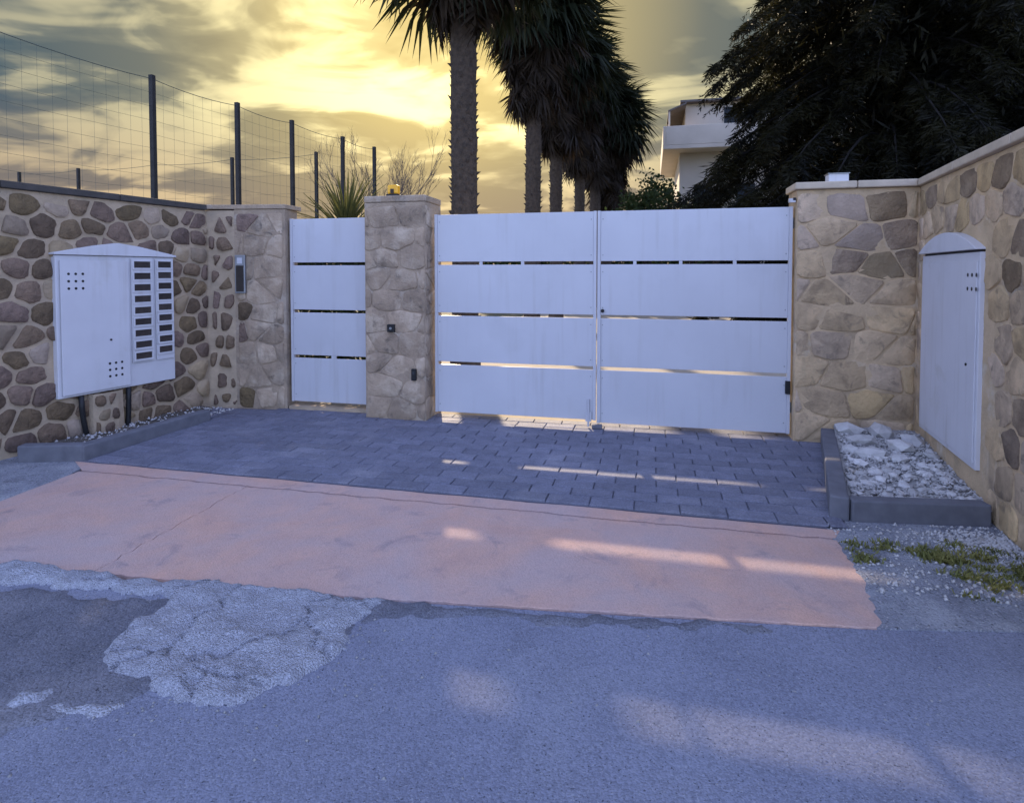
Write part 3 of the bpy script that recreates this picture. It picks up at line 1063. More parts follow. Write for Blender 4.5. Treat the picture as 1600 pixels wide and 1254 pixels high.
# letter boxes: two columns of nine
for ci, (xa, xb) in enumerate(((0.115, 0.325), (0.375, 0.560))):
    MB().box(((xa + xb) / 2, -D - 0.0125, 0.765), ((xb - xa) / 2 + 0.008, 0.0022, 0.528)).build('slot_frame', M['cabinet'], cab)
    for j in range(9):
        z = 1.235 - j * 0.1165 if ci == 0 else 1.238 - j * 0.112
        x = (xa + xb) / 2
        hw_, hh = (xb - xa) / 2, 0.049
        t = 0.016
        fr = MB()
        y0 = -D - 0.0215
        wob_ = random.uniform(-.002, .004)
        for c_, h_ in (((x, y0, z + hh - t / 2), (hw_, 0.006, t / 2)), ((x, y0, z - hh + t / 2), (hw_, 0.006, t / 2)),
                       ((x - hw_ + t / 2, y0, z), (t / 2, 0.006, hh - t)), ((x + hw_ - t / 2, y0, z), (t / 2, 0.006, hh - t))):
            fr.box((c_[0], c_[1] - wob_, c_[2]), h_)
        f_ = fr.build('letter_box', M['cabinet'], cab)
        MB().box((x + 0.006, -D - 0.0165, z), (hw_ - t - 0.003, 0.0015, hh - t + 0.001)).build('window', M['dark_window'], f_)
# masonry plinth between the dark recesses (belongs to the wall)
pl = [(-0.16, 0.0), (-0.13, 0.075), (-0.05, 0.10), (0.10, 0.10), (0.17, 0.075), (0.19, 0.0)]
pv, pf = [], []
for zz_, sc in ((-0.05, 1.0), (0.10, 1.0), (0.30, 0.97), (0.42, 0.95)):
    for a_, o_ in pl:
        p = LP(1.22 - a_ * sc, o_ * sc - 0.01, zz_)
        pv.append((p.x + 5.02, p.y - 5.95, p.z))
for q in range(3):
    for i in range(5):
        pf.append((q * 6 + i, q * 6 + i + 1, q * 6 + 7 + i, q * 6 + 6 + i))
mesh_obj('plinth', pv, pf, M['mortar'], LW)
pb = LP(1.22 + 0.12, 0.088, 0)
stones_on(LW, (pb.x, pb.y, 0), lu, ln, 0.24, 0.42, 0.15, 0.14, 0.03, matsL, 77, (0.004, 0.016))
# black cable tubes stand in for the shaded recesses below the cabinet
for xs_, bend in (((-0.385), 0.06), ((0.07), -0.02)):
    p = [LP(1.06 - xs_ - bend * t * t, 0.05, 0.425 - 0.46 * t) for t in (0, .25, .5, .75, 1)]
    c = MB().tube(p, 0.024, n=10).build('recess_conduit', M['black'], smooth=True)
    tag(c, 'black cable tube standing for the dark recess below the cabinet, ' + ('nearer the road' if xs_ < 0 else 'nearer the gates'), 'recess_conduit')

# ------------------------------------------------------------------ right cabinet in the niche
rc = empty('utility_cabinet', RP((c0 + c1) / 2, 0, 0.26))
tag(rc, 'tall white arched utility cabinet set into the right wall', 'cabinet')
rcl = Vector(rc.location)
on_right('body', [(c0, 0.26), (c1, 0.26), (c1, 1.725), (c0, 1.725)], -0.01, 0.028, M['cabinet'], rc, rcl, bevel=0.004)
dr = on_right('door', [(c0 + 0.03, 0.30), (c1 - 0.03, 0.30), (c1 - 0.03, 1.665), (c0 + 0.03, 1.665)], 0.0285, 0.037, M['cabinet'], rc, rcl, bevel=0.002)
on_right('hood', [(c0 - 0.005, 1.742)] + arch(c0, c1, 1.752, 0.135) + [(c1 + 0.005, 1.742)], -0.01, 0.060, M['cabinet'], rc, rcl, bevel=0.004)
on_right('shadow_gap', [(c0, 1.7265), (c1, 1.7265), (c1, 1.7405), (c0, 1.7405)], -0.01, 0.012, M['black'], rc, rcl)  # solid black strip, the shade under the hood put into its colour
for i in range(3):
    for j in range(2):
        a_ = RP(1.27 + i * 0.075, 0.0375, 1.57 - j * 0.095) - rcl
        b_ = RP(1.27 + i * 0.075, 0.039, 1.57 - j * 0.095) - rcl
        MB().tube([a_, b_], 0.014, n=10).build('vent_hole', M['black'], dr)
MB().tube([RP(1.28, 0.0375, 0.95) - rcl, RP(1.28, 0.044, 0.95) - rcl], 0.010, n=10).build('keyhole', M['black'], dr)

# ------------------------------------------------------------------ kerbs and planting strips


def kerb(label, a, b, w, z1, group=None, z0=-0.05):
    a, b = Vector(a), Vector(b)
    d = (b - a).normalized()
    nn = Vector((-d.y, d.x)) * w
    m_ = (a + b) / 2
    pts = [a, b, b + nn, a + nn]
    o = MB().prism([(p.x - m_.x, p.y - m_.y) for p in pts], z0, z1).build('kerb_stone', M['kerb'], bevel=0.012)
    bm = bmesh.new()
    bm.from_mesh(o.data)
    bmesh.ops.recalc_face_normals(bm, faces=bm.faces)
    bm.to_mesh(o.data)
    bm.free()
    o.location = (m_.x, m_.y, 0)
    tag(o, label, 'kerb', group)
    return o


kerb('short grey kerb stone closing the left strip towards the road', (-5.16, 3.88), (-4.66, 4.035), 0.10, 0.135)
kerb('long dark kerb stone beside pavers under the letter box cabinet', (-4.655, 4.04), (-4.555, 5.42), 0.11, 0.125)
kerb('long grey kerb stone between pavers and white rubble', (1.135, 4.18), (1.545, 6.0), -0.115, 0.15)
kerb('grey kerb stone in front of the white rubble heap', (1.262, 4.155), (2.09, 4.265), 0.10, 0.135)
bed_l = rough_sheet('soil_strip', [(-5.40, 4.0), (-4.78, 4.13), (-4.68, 5.42), (-4.95, 5.9), (-5.15, 5.92)], 0.05, 0.02, 0.03, 0.03, 4, M['soil'], seed=8)
tag(bed_l, kind='structure')
# right bed rises towards the back wall
bm = bmesh.new()
nx, ny = 16, 28
vv = {}
for j in range(ny + 1):
    yy = 4.33 + 1.69 * j / ny
    xa = 1.25 + (yy - 4.2) * 0.225
    xb = 2.10 + (yy - 4.1) * 0.116
    for i in range(nx + 1):
        xx = xa + (xb - xa) * i / nx
        t = (yy - 4.22) / 1.8
        z = 0.07 + 0.10 * t ** 1.4 + 0.018 * mnoise.fractal(Vector((xx * 6, yy * 6, 2)), 0.9, 2, 4)
        vv[i, j] = bm.verts.new((xx, yy, z))
for j in range(ny):
    for i in range(nx):
        bm.faces.new((vv[i, j], vv[i + 1, j], vv[i + 1, j + 1], vv[i, j + 1]))
me = bpy.data.meshes.new('rubble_bed')
bm.to_mesh(me)
bm.free()
me.materials.append(M['gravel'])
tag(link(bpy.data.objects.new('rubble_bed', me)), kind='structure')


def rock_mesh(seed):
    bm = bmesh.new()
    bmesh.ops.create_icosphere(bm, subdivisions=1, radius=1)
    r = random.Random(seed)
    for v in bm.verts:
        v.co *= r.uniform(0.72, 1.15)
        v.co.z *= 0.68
    # a few flat cuts give it broken faces
    for _ in range(3):
        nn = Vector((r.uniform(-1, 1), r.uniform(-1, 1), r.uniform(-.4, 1))).normalized()
        for v in bm.verts:
            e = v.co.dot(nn) - 0.62
            if e > 0:
                v.co -= nn * e
    me = bpy.data.meshes.new('rock')
    bm.to_mesh(me)
    bm.free()
    me.materials.append(M['rock'])
    return me


rocks = [rock_mesh(i) for i in range(8)]


def bed_z(x, y_):
    t = max(0, min(1, (y_ - 4.22) / 1.8))
    return 0.07 + 0.10 * t ** 1.4


rr = random.Random(17)
big = [(1.72, 5.86, .15), (1.98, 5.80, .17), (1.74, 5.55, .145), (1.60, 5.35, .10), (2.00, 5.45, .16), (1.70, 5.25, .135), (2.16, 5.62, .12), (1.90, 5.18, .10), (2.18, 5.30, .08), (1.58, 5.05, .08)]
for i, (x, y_, s) in enumerate(big):
    o = bpy.data.objects.new('rubble_rock', rocks[i % 8])
    o.location = (x, y_, bed_z(x, y_) + s * 0.22)
    o.scale = (s * 0.95, s * 0.8, s * 0.62)
    o.rotation_euler = (rr.uniform(-.2, .2), rr.uniform(-.2, .2), rr.uniform(0, 6))
    link(o)
    tag(o, 'large whitish rock at the back of the rubble heap by the right wall', 'rock', 'large rocks in the rubble heap')
n_small = 0
while n_small < 150:
    y_ = rr.uniform(4.30, 5.4)
    x = rr.uniform(1.30 + (y_ - 4.2) * 0.225, 2.06 + (y_ - 4.1) * 0.116)
    s = rr.uniform(0.016, 0.050)
    o = bpy.data.objects.new('rubble_stone', rocks[rr.randint(0, 7)])
    o.location = (x, y_, bed_z(x, y_) + s * 0.25)
    o.scale = (s * rr.uniform(.9, 1.3), s, s * rr.uniform(.6, .9))
    o.rotation_euler = (rr.uniform(-.4, .4), rr.uniform(-.4, .4), rr.uniform(0, 6))
    link(o)
    tag(o, 'small white rubble stone lying behind the front kerb of the right strip', 'stone', 'small stones in the rubble heap')
    n_small += 1


def pebbles(name, n_, where, smin, smax, mat, seed, label):
    r = np.random.default_rng(seed)
    base = np.array([(1, 0, 0), (0, 1, 0), (-1, 0, 0), (0, -1, 0), (0, 0, .8), (0, 0, -.3)], float)
    tri = np.array([(0, 1, 4), (1, 2, 4), (2, 3, 4), (3, 0, 4), (1, 0, 5), (2, 1, 5), (3, 2, 5), (0, 3, 5)])
    V, Fc = [], []
    for i in range(n_):
        x, y_, z = where(r)
        s = r.uniform(smin, smax)
        a = r.uniform(0, 6.28)
        b = base * r.uniform(0.6, 1.3, (6, 3)) * s
        c, sn = math.cos(a), math.sin(a)
        b = np.stack([b[:, 0] * c - b[:, 1] * sn, b[:, 0] * sn + b[:, 1] * c, b[:, 2]], 1) + (x, y_, z)
        V.append(b)
        Fc.append(tri + 6 * i)
    o = np_mesh(name, np.concatenate(V), np.concatenate(Fc), mat)
    tag(o, label, 'gravel', kind='stuff')
    return o


def w_bed(r):
    y_ = r.uniform(4.33, 5.9)
    x = r.uniform(1.28 + (y_ - 4.2) * 0.225, 2.10 + (y_ - 4.1) * 0.116)
    return x, y_, bed_z(x, y_) + r.uniform(0, .015)


pebbles('gravel', 2600, w_bed, 0.006, 0.020, M['rock'], 3, 'pale broken gravel filling the strip beside the right wall')


def w_verge(r):
    if r.random() < 0.72:
        x = r.normal(2.0, 0.20)
        y_ = r.normal(3.98, 0.10)
    else:
        x = r.uniform(1.1, 2.1)
        y_ = r.uniform(3.25, 4.1)
    return x, min(y_, 4.13 + 0.12 * (x - 1.2)), -0.002


pebbles('gravel', 1900, w_verge, 0.004, 0.017, M['rock'], 4, 'scattered pale grit on the verge in front of the right kerb')


def w_soil(r):
    t = r.uniform(0, 1)
    y_ = 4.1 + 1.7 * t
    xl = -5.36 + 0.17 * (y_ - 4)
    return r.uniform(xl, xl + 0.55), y_, 0.055


pebbles('gravel', 350, w_soil, 0.006, 0.02, M['rock'], 6, 'pale grit on the soil strip below the letter box cabinet')


def w_road(r):
    if r.random() < 0.55:
        a = r.uniform(0, 6.28)
        return -1.85 + 0.75 * math.cos(a) + r.normal(0, .12), 2.15 + 0.36 * math.sin(a) + r.normal(0, .07), -0.010
    x = r.uniform(-4, 1.6)
    return x, r.uniform(1.2, 2.45 + 0.1 * (x + 2)), -0.012


pebbles('gravel', 420, w_road, 0.002, 0.008, M['gravel'], 7, 'tiny loose stones scattered on the road')

# ------------------------------------------------------------------ weeds on the right verge
gv, gf = [], []
r_ = np.random.default_rng(5)
cnt = 0
tufts = [(r_.uniform(0, 1), r_.normal(0, 1)) for _ in range(170)]
for t, q_ in tufts:
    tx = 1.12 + 1.0 * t
    ty = 3.62 + 0.03 * t + q_ * (0.10 + 0.08 * t)
    if ty > 3.97 or ty < 3.3 or mnoise.noise(Vector((tx * 3.5, ty * 5.0, 0.3))) < -0.25:
        continue
    size = r_.uniform(0.4, 1.2)
    for _ in range(int(34 * size)):
        cx_ = tx + r_.normal(0, 0.028 * size)
        cy_ = ty + r_.normal(0, 0.022 * size)
        h = r_.uniform(0.008, 0.034) * size
        a = r_.uniform(0, 6.28)
        lean = r_.uniform(0.4, 1.8) * h
        w_ = r_.uniform(0.0025, 0.0055)
        p0 = np.array((cx_, cy_, -0.006))
        side = np.array((math.cos(a + 1.57), math.sin(a + 1.57), 0)) * w_
        up = np.array((math.cos(a) * lean, math.sin(a) * lean, h))
        b = len(gv)
        gv += [p0 - side, p0 + side, p0 + up * .6 + side * .8 + (0, 0, .006), p0 + up * .6 - side * .8 + (0, 0, .006), p0 + up]
        gf += [(b, b + 1, b + 2), (b, b + 2, b + 3), (b + 3, b + 2, b + 4)]
gr_o = np_mesh('weeds', np.array(gv), np.array(gf), M['grass'])
tag(gr_o, 'low green weeds and grass along the verge right of the pink apron', 'weeds', kind='stuff')

# ------------------------------------------------------------------ fence
posts = [(-5.70, 4.25 - 0.25), (-5.43, 5.645), (-5.235, 6.80), (-5.07, 7.757), (-4.88, 8.87), (-4.74, 9.72)]
far_posts = [(-5.92, 9.80), (-7.75, 9.90), (-9.65, 10.05), (-11.7, 10.2), (-13.4, 10.3)]
FN = empty('wire_fence', (-5.07, 7.757, 0))
tag(FN, 'tall wire fence on dark posts behind the left wall', 'fence')
FF = empty('wire_fence', (-7.75, 9.90, 0))
tag(FF, 'distant wire fence on dark posts running left behind the plot', 'fence')


def fence(t, pts, top, mesh_h, near):
    o0 = Vector(t.location)
    for x, y_ in pts:
        MB().box((0, 0, top / 2 - 0.05), (0.026, 0.026, top / 2 + 0.05)).build('post', M['post'], t, bevel=0.004).location = Vector((x, y_, 0)) - o0
    for a, b in zip(pts[:-1], pts[1:]):
        a, b = Vector((*a, 0)), Vector((*b, 0))
        L_ = (b - a).length
        nw = 9 if near else 4
        for i in range(nw + 1):
            z = top - 0.04 - (top - 2.4) * i / nw
            sag = 0.035 if i == 0 else 0.012
            p = [a.lerp(b, q / 6) + Vector((0, 0, z - sag * 4 * (q / 6) * (1 - q / 6))) - o0 for q in range(7)]
            MB().tube(p, 0.004 if i == 0 else 0.0014, n=5, cap=False).build('strand_wire', M['wire'], t)
        if near:
            m = MB()
            k = int(L_ / 0.12)
            for q in range(1, k):
                c = a.lerp(b, q / k) - o0
                m.tube([c + Vector((0, 0, 2.4)), c + Vector((0, 0, top - 0.06))], 0.0011, n=3, cap=False)
            m.build('mesh_wire', M['wire'], t)


fence(FN, posts, 3.78, 1.4, True)
fence(FF, far_posts, 3.76, 1.4, False)


# ------------------------------------------------------------------ palms
def fan_leaf(r, size, dead):
    """one fan palm leaf: petiole along +X, blade segments spread, tips drooping"""
    V, Fc = [], []
    pl = size * r.uniform(0.55, 0.75)
    nseg = 21
    w = 0.014
    dr = (lambda t: -0.25 * t * t * size) if not dead else (lambda t: 0.0)
    # petiole
    V += [(0, -w, 0), (0, w, 0), (pl, w * .7, dr(.4)), (pl, -w * .7, dr(.4))]
    Fc += [(0, 1, 2, 3)]
    for i in range(nseg):
        a = (i / (nseg - 1) - .5) * (2.7 if not dead else 1.7) + r.uniform(-.06, .06)
        l = size * (0.62 + 0.30 * math.cos(a)) * r.uniform(0.8, 1.1)
        c, s = math.cos(a), math.sin(a)
        sw = size * 0.028
        b = len(V)
        d1, d2 = -0.06 * size, -r.uniform(0.18, 0.5) * size * (0.6 if dead else 1)
        z0 = dr(.4)
        fold = r.uniform(-.03, .03) * size
        V += [(pl, 0, z0), (pl + c * l * .55 - s * sw, s * l * .55 + c * sw, z0 + d1 + fold), (pl + c * l * .55 + s * sw, s * l * .55 - c * sw, z0 + d1 - fold),
              (pl + c * l * .96, s * l * .96, z0 + d1 + d2)]
        Fc += [(b, b + 1, b + 3, b + 2)]
    return np.array(V), np.array(Fc)


def place(V, az, el, base, roll=0.0):
    """rotate leaf (X forward) to azimuth/elevation and move"""
    Mx = Matrix.Rotation(az, 3, 'Z') @ Matrix.Rotation(-el, 3, 'Y') @ Matrix.Rotation(roll, 3, 'X')
    return V @ np.array(Mx).T + np.array(base)


def palm(label, x, y_, h, rad, skirt_len, seed, fronds_apart, trunk_r=0.2, ns=150, spread=1.0):
    r = random.Random(seed)
    t = empty('palm_tree', (x, y_, 0))
    tag(t, label, 'palm', 'palms in a row along the drive')
    # trunk
    n, m_ = 22, 60
    V, Fc = [], []
    lean = (r.uniform(-.06, .06), r.uniform(-.06, .06))
    for j in range(m_ + 1):
        z = h * j / m_ - (0.05 if j == 0 else 0)
        base = 1 + 0.25 * math.exp(-z * 2.2)
        for k_ in range(n):
            a = k_ * math.tau / n
            q = trunk_r * base * (1 + 0.09 * mnoise.noise(Vector((math.cos(a) * 2.5, math.sin(a) * 2.5, z * 7 + seed))) + 0.035 * math.sin(z * 52 + 2 * a))
            V.append((q * math.cos(a) + lean[0] * z / h, q * math.sin(a) + lean[1] * z / h, z))
    for j in range(m_):
        for k_ in range(n):
            Fc.append((j * n + k_, j * n + (k_ + 1) % n, (j + 1) * n + (k_ + 1) % n, (j + 1) * n + k_))
    mesh_obj('trunk', V, Fc, M['trunk'], t, smooth=True)
    # old leaf bases: ragged wedges round the trunk
    bv, bf = [], []
    nb = 420
    for i in range(nb):
        z = 0.15 + (h - 0.3) * ((i + r.random()) / nb)
        a = i * 2.399963 + r.uniform(-.2, .2)
        ln_, w = r.uniform(0.03, 0.085), r.uniform(0.022, 0.042)
        c, s = math.cos(a), math.sin(a)
        q = trunk_r * 0.96
        cx_, cy_ = lean[0] * z / h, lean[1] * z / h
        b = len(bv)
        bv += [(cx_ + c * q - s * w, cy_ + s * q + c * w, z), (cx_ + c * q + s * w, cy_ + s * q - c * w, z), (cx_ + c * (q + .01), cy_ + s * (q + .01), z - 0.06),
               (cx_ + c * (q + ln_), cy_ + s * (q + ln_), z + r.uniform(.0, .06))]
        bf += [(b, b + 1, b + 3), (b + 1, b + 2, b + 3), (b + 2, b, b + 3)]
    o = np_mesh('leaf_bases', np.array(bv), np.array(bf), M['trunk'], t)
    tag(o, kind='stuff')
    top = np.array((lean[0], lean[1], h))
    # skirt of dead fronds
    SV, SF, off = [], [], 0
    for i in range(ns):
        q = r.random()
        z = -skirt_len * 0.55 * q
        az = i * 2.399963 + r.uniform(-.4, .4)
        el = R(r.uniform(-89, -58)) if q > .25 else R(r.uniform(-70, -25))
        v, f = fan_leaf(r, rad * r.uniform(0.55, 0.85), True)
        v = place(v, az, el, top + (0.6 * trunk_r * math.cos(az), 0.6 * trunk_r * math.sin(az), z), r.uniform(-.7, .7))
        SV.append(v)
        SF.append(f + off)
        off += len(v)
    o = np_mesh('dead_frond_skirt', np.concatenate(SV), np.concatenate(SF), M['frond_dead'], t)
    tag(o, kind='stuff')
    # green crown
    nf = 46 if fronds_apart else 80
    if fronds_apart:
        lib = []
        for i in range(4):
            v, f = fan_leaf(r, rad, False)
            me = bpy.data.meshes.new('frond')
            me.from_pydata([tuple(q) for q in v], [], [tuple(q) for q in f])
            me.materials.append(M['frond_green'])
            lib.append(me)
        for i in range(nf):
            el = R(75 - 125 * (i / nf) + r.uniform(-8, 8))
            o = bpy.data.objects.new('frond', lib[i % 4])
            az = i * 2.399963
            o.location = tuple(top + (0, 0, 0.25 - 0.35 * i / nf))
            o.rotation_euler = (Matrix.Rotation(az, 3, 'Z') @ Matrix.Rotation(-el, 3, 'Y') @ Matrix.Rotation(r.uniform(-.3, .3), 3, 'X')).to_euler()
            s = r.uniform(.85, 1.15)
            o.scale = (s, s, s)
            link(o, t)
    else:
        SV, SF, off = [], [], 0
        for i in range(nf):
            el = R(78 - 125 * (i / nf) + r.uniform(-8, 8))
            v, f = fan_leaf(r, rad * r.uniform(.85, 1.1), False)
            v = place(v, i * 2.399963, el, top + (0, 0, 0.2), r.uniform(-.3, .3))
            SV.append(v)
            SF.append(f + off)
            off += len(v)
        o = np_mesh('crown', np.concatenate(SV), np.concatenate(SF), M['frond_green'], t)
        tag(o, kind='stuff')
    return t


palm('nearest palm tree behind the double gate, thick ragged bare trunk', -2.98, 9.41, 7.25, 1.35, 0.8, 1, True, 0.205, ns=46)
palm('second palm tree from the left behind the gates, dry skirt hanging', -3.06, 15.46, 8.3, 1.30, 2.6, 2, False, 0.20, ns=260)
palm('third palm tree from the left behind the gates', -3.04, 19.49, 8.6, 1.40, 3.4, 3, False, 0.20, ns=280)
palm('fourth palm tree from the left behind the gates', -2.80, 24.1, 9.0, 1.45, 4.0, 4, False, 0.20, ns=280)
palm('fifth palm tree behind the gates with shaggy brown skirt', -2.50, 27.3, 8.9, 1.45, 3.9, 5, False, 0.24, ns=300)
palm('rightmost palm tree of the row behind the gates', -2.05, 28.2, 8.2, 1.6, 4.0, 6, False, 0.24, ns=300)


# ------------------------------------------------------------------ conifers
def conifer(label, x, y_, h, rad, seed, nb, droop=0.55, per=26):
    r = random.Random(seed)
    t = empty('conifer_tree', (x, y_, 0))
    tag(t, label, 'tree')
    MB().tube([(0, 0, -0.1), (0.05, 0, h * .3), (0, 0.05, h * .65), (0, 0, h)], 0.38, 0.04, n=12).build('trunk', M['bark'], t, smooth=True)
    limbs = MB()
    lv = []
    ga = 0
    rg = np.random.default_rng(seed)
    for i in range(nb):
        q = (i + 0.5) / nb
        z = 0.7 + (h - 0.9) * q
        ga += 2.399963
        az = ga + r.uniform(-.3, .3)
        prof = (1 - q) ** 0.42 * (0.90 + 0.12 * math.sin(q * 27)) if q > .12 else 0.64 + q * 1.9
        L_ = rad * prof * r.uniform(0.75, 1.12) + 0.25
        pts = []
        for k_ in range(7):
            s = k_ / 6
            pts.append(Vector((math.cos(az) * L_ * s, math.sin(az) * L_ * s, z + 0.35 * L_ * s * 0.5 - droop * L_ * s * s)))
        limbs.tube(pts, 0.05 * (1 - q) + 0.015, 0.006, n=5, cap=False)
        # drooping sprays along the branch
        ns_ = int(per * (0.5 + L_ / rad))
        for k_ in range(ns_):
            s = 0.15 + 0.85 * math.sqrt(r.random())
            f = s * 6
            i0 = min(5, int(f))
            p = pts[i0].lerp(pts[i0 + 1], f - i0)
            sa = az + r.choice((-1, 1)) * r.uniform(0.2, 1.5)
            sl = r.uniform(0.25, 0.60) * (1.15 - 0.4 * s)
            d = np.array((math.cos(sa), math.sin(sa), -r.uniform(0.3, 1.6)))
            d /= np.linalg.norm(d)
            lv.append((np.array(p), d, sl))
    limbs.build('limb', M['conifer_bark'], t)
    # each spray: a hanging rachis of small blades
    NBL = 19
    P = np.array([a for a, _, _ in lv])
    Dv = np.array([b for _, b, _ in lv])
    S = np.array([c for _, _, c in lv])
    K = len(P)
    side = np.cross(Dv, (0, 0, 1.0))
    side /= np.linalg.norm(side, axis=1)[:, None] + 1e-6
    Vs = []
    for j in range(NBL):
        tt = (j + .5) / NBL
        p = P + Dv * (S * tt)[:, None] + np.array((0, 0, -1.0)) * (0.35 * S * tt * tt)[:, None]
        sg = 1 if j % 2 else -1
        bl = (0.11 + 0.13 * (1 - tt))
        dirb = Dv * 0.55 + side * sg * 0.85 + rg.normal(0, .35, (K, 3)) + np.array((0, 0, -0.35))
        dirb /= np.linalg.norm(dirb, axis=1)[:, None]
        ww = np.cross(dirb, rg.normal(0, 1, (K, 3)))
        ww /= np.linalg.norm(ww, axis=1)[:, None] + 1e-6
        wd = 0.014
        L1 = bl * rg.uniform(.7, 1.3, (K, 1))
        Vs.append(np.stack([p - ww * wd * .5, p + dirb * L1 * .5 - ww * wd, p + dirb * L1, p + dirb * L1 * .5 + ww * wd], 1))
    V = np.stack(Vs, 1).reshape(-1, 3)
    Fq = np.arange(len(V)).reshape(-1, 4)
    # older inner growth close to the trunk keeps the crown opaque
    nc = 16000
    zq = rg.uniform(0.02, 0.95, nc)
    rq = rad * (1 - zq) ** 0.42 * rg.uniform(0.1, 0.72, nc)
    aq = rg.uniform(0, 6.283, nc)
    pc_ = np.stack([rq * np.cos(aq), rq * np.sin(aq), 0.6 + (h - 1.0) * zq - 0.18 * rq], 1)
    dq = rg.normal(0, 1, (nc, 3)) + np.array((0, 0, -1.2))
    dq /= np.linalg.norm(dq, axis=1)[:, None]
    wq = np.cross(dq, rg.normal(0, 1, (nc, 3)))
    wq /= np.linalg.norm(wq, axis=1)[:, None]
    lq = rg.uniform(.25, .5, (nc, 1))
    V2 = np.stack([pc_, pc_ + dq * lq * .5 + wq * .028, pc_ + dq * lq, pc_ + dq * lq * .5 - wq * .028], 1).reshape(-1, 3)
    V = np.concatenate([V, V2])
    Fq = np.arange(len(V)).reshape(-1, 4)
    o = np_mesh('crown', V, Fq, M['cedar'], t)
    tag(o, kind='stuff')
    return t


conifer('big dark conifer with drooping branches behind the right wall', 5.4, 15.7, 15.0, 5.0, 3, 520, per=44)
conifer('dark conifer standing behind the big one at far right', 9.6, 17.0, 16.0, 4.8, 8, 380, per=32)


# ------------------------------------------------------------------ shrubs
def leafy(label, name, x, y_, zc, rx, rz, n_, ls, seed, mat):
    t = empty(name, (x, y_, 0))
    tag(t, label, 'shrub')
    r = np.random.default_rng(seed)
    st_ = MB()
    tips = []
    for i in range(14):
        a, e = r.uniform(0, 6.28), r.uniform(.25, 1.4)
        tip = (rx * .75 * math.cos(a) * math.cos(e), rx * .75 * math.sin(a) * math.cos(e), zc + rz * .75 * (math.sin(e) * 1.6 - .7))
        st_.tube([(0, 0, -0.05), (tip[0] * .2, tip[1] * .2, zc * .5), tip], 0.04, 0.008, n=5, cap=False)
        tips.append(tip)
    st_.build('stem', M['bark'], t)
    # leaf clumps
    C = []
    for i in range(40):
        d = r.normal(0, 1, 3)
        d /= np.linalg.norm(d)
        C.append(d * (rx, rx, rz) * r.uniform(.45, 1.0) + (0, 0, zc))
    C = np.array(C)
    k_ = n_
    idx = r.integers(0, len(C), k_)
    p = C[idx] + r.normal(0, 1, (k_, 3)) * (rx * .17, rx * .17, rz * .17)
    d = r.normal(0, 1, (k_, 3))
    d /= np.linalg.norm(d, axis=1)[:, None]
    w = np.cross(d, r.normal(0, 1, (k_, 3)))
    w /= np.linalg.norm(w, axis=1)[:, None]
    l = ls * r.uniform(.6, 1.3, (k_, 1))
    V = np.stack([p, p + d * l * .5 + w * l * .3, p + d * l, p + d * l * .5 - w * l * .3], 1).reshape(-1, 3)
    o = np_mesh('foliage', V, np.arange(len(V)).reshape(-1, 4), mat, t)
    tag(o, kind='stuff')
    return t


leafy('rounded green bush between the palms and the white house', 'bush', -0.1, 22.6, 3.7, 1.15, 1.25, 4200, 0.17, 2, M['leaf'])
leafy('green bush against the white house left of the conifer', 'bush', 1.6, 25.5, 3.3, 1.0, 1.0, 3000, 0.17, 5, M['leaf'])

def hedge(label, x0, x1, y0, y1, h, n_, ls, seed):
    t = empty('hedge', ((x0 + x1) / 2, (y0 + y1) / 2, 0))
    tag(t, label, 'hedge')
    ox, oy = (x0 + x1) / 2, (y0 + y1) / 2
    r = np.random.default_rng(seed)
    st_ = MB()
    for i in range(int((x1 - x0) / 0.35) + 1):
        bx_ = x0 + 0.15 + 0.35 * i - ox
        if bx_ > (x1 - x0) / 2:
            continue
        st_.tube([(bx_, 0, -.05), (bx_ + r.uniform(-.1, .1), r.uniform(-.1, .1), h * .8)], 0.03, 0.01, n=5, cap=False)
    st_.build('stem', M['bark'], t)
    p = np.stack([r.uniform(x0 - ox, x1 - ox, n_), r.uniform(y0 - oy, y1 - oy, n_), h * r.uniform(0, 1, n_) ** 0.8], 1)
    top = h * (0.9 + 0.1 * np.sin(p[:, 0] * 3.1) * np.sin(p[:, 0] * 1.3 + 2))
    p[:, 2] = np.minimum(p[:, 2], top)
    d = r.normal(0, 1, (n_, 3))
    d /= np.linalg.norm(d, axis=1)[:, None]
    w = np.cross(d, r.normal(0, 1, (n_, 3)))
    w /= np.linalg.norm(w, axis=1)[:, None]
    l = ls * r.uniform(.6, 1.3, (n_, 1))
    V = np.stack([p, p + d * l * .5 + w * l * .3, p + d * l, p + d * l * .5 - w * l * .3], 1).reshape(-1, 3)
    tag(np_mesh('foliage', V, np.arange(len(V)).reshape(-1, 4), M['leaf'], t), kind='stuff')


hedge('dark clipped hedge close behind the pedestrian gate', -4.75, -3.15, 6.75, 7.30, 2.22, 10000, 0.075, 12)
hedge('dark hedge closing the garden beyond the palm row', -9.0, 3.2, 29.5, 30.6, 3.9, 16000, 0.26, 13)

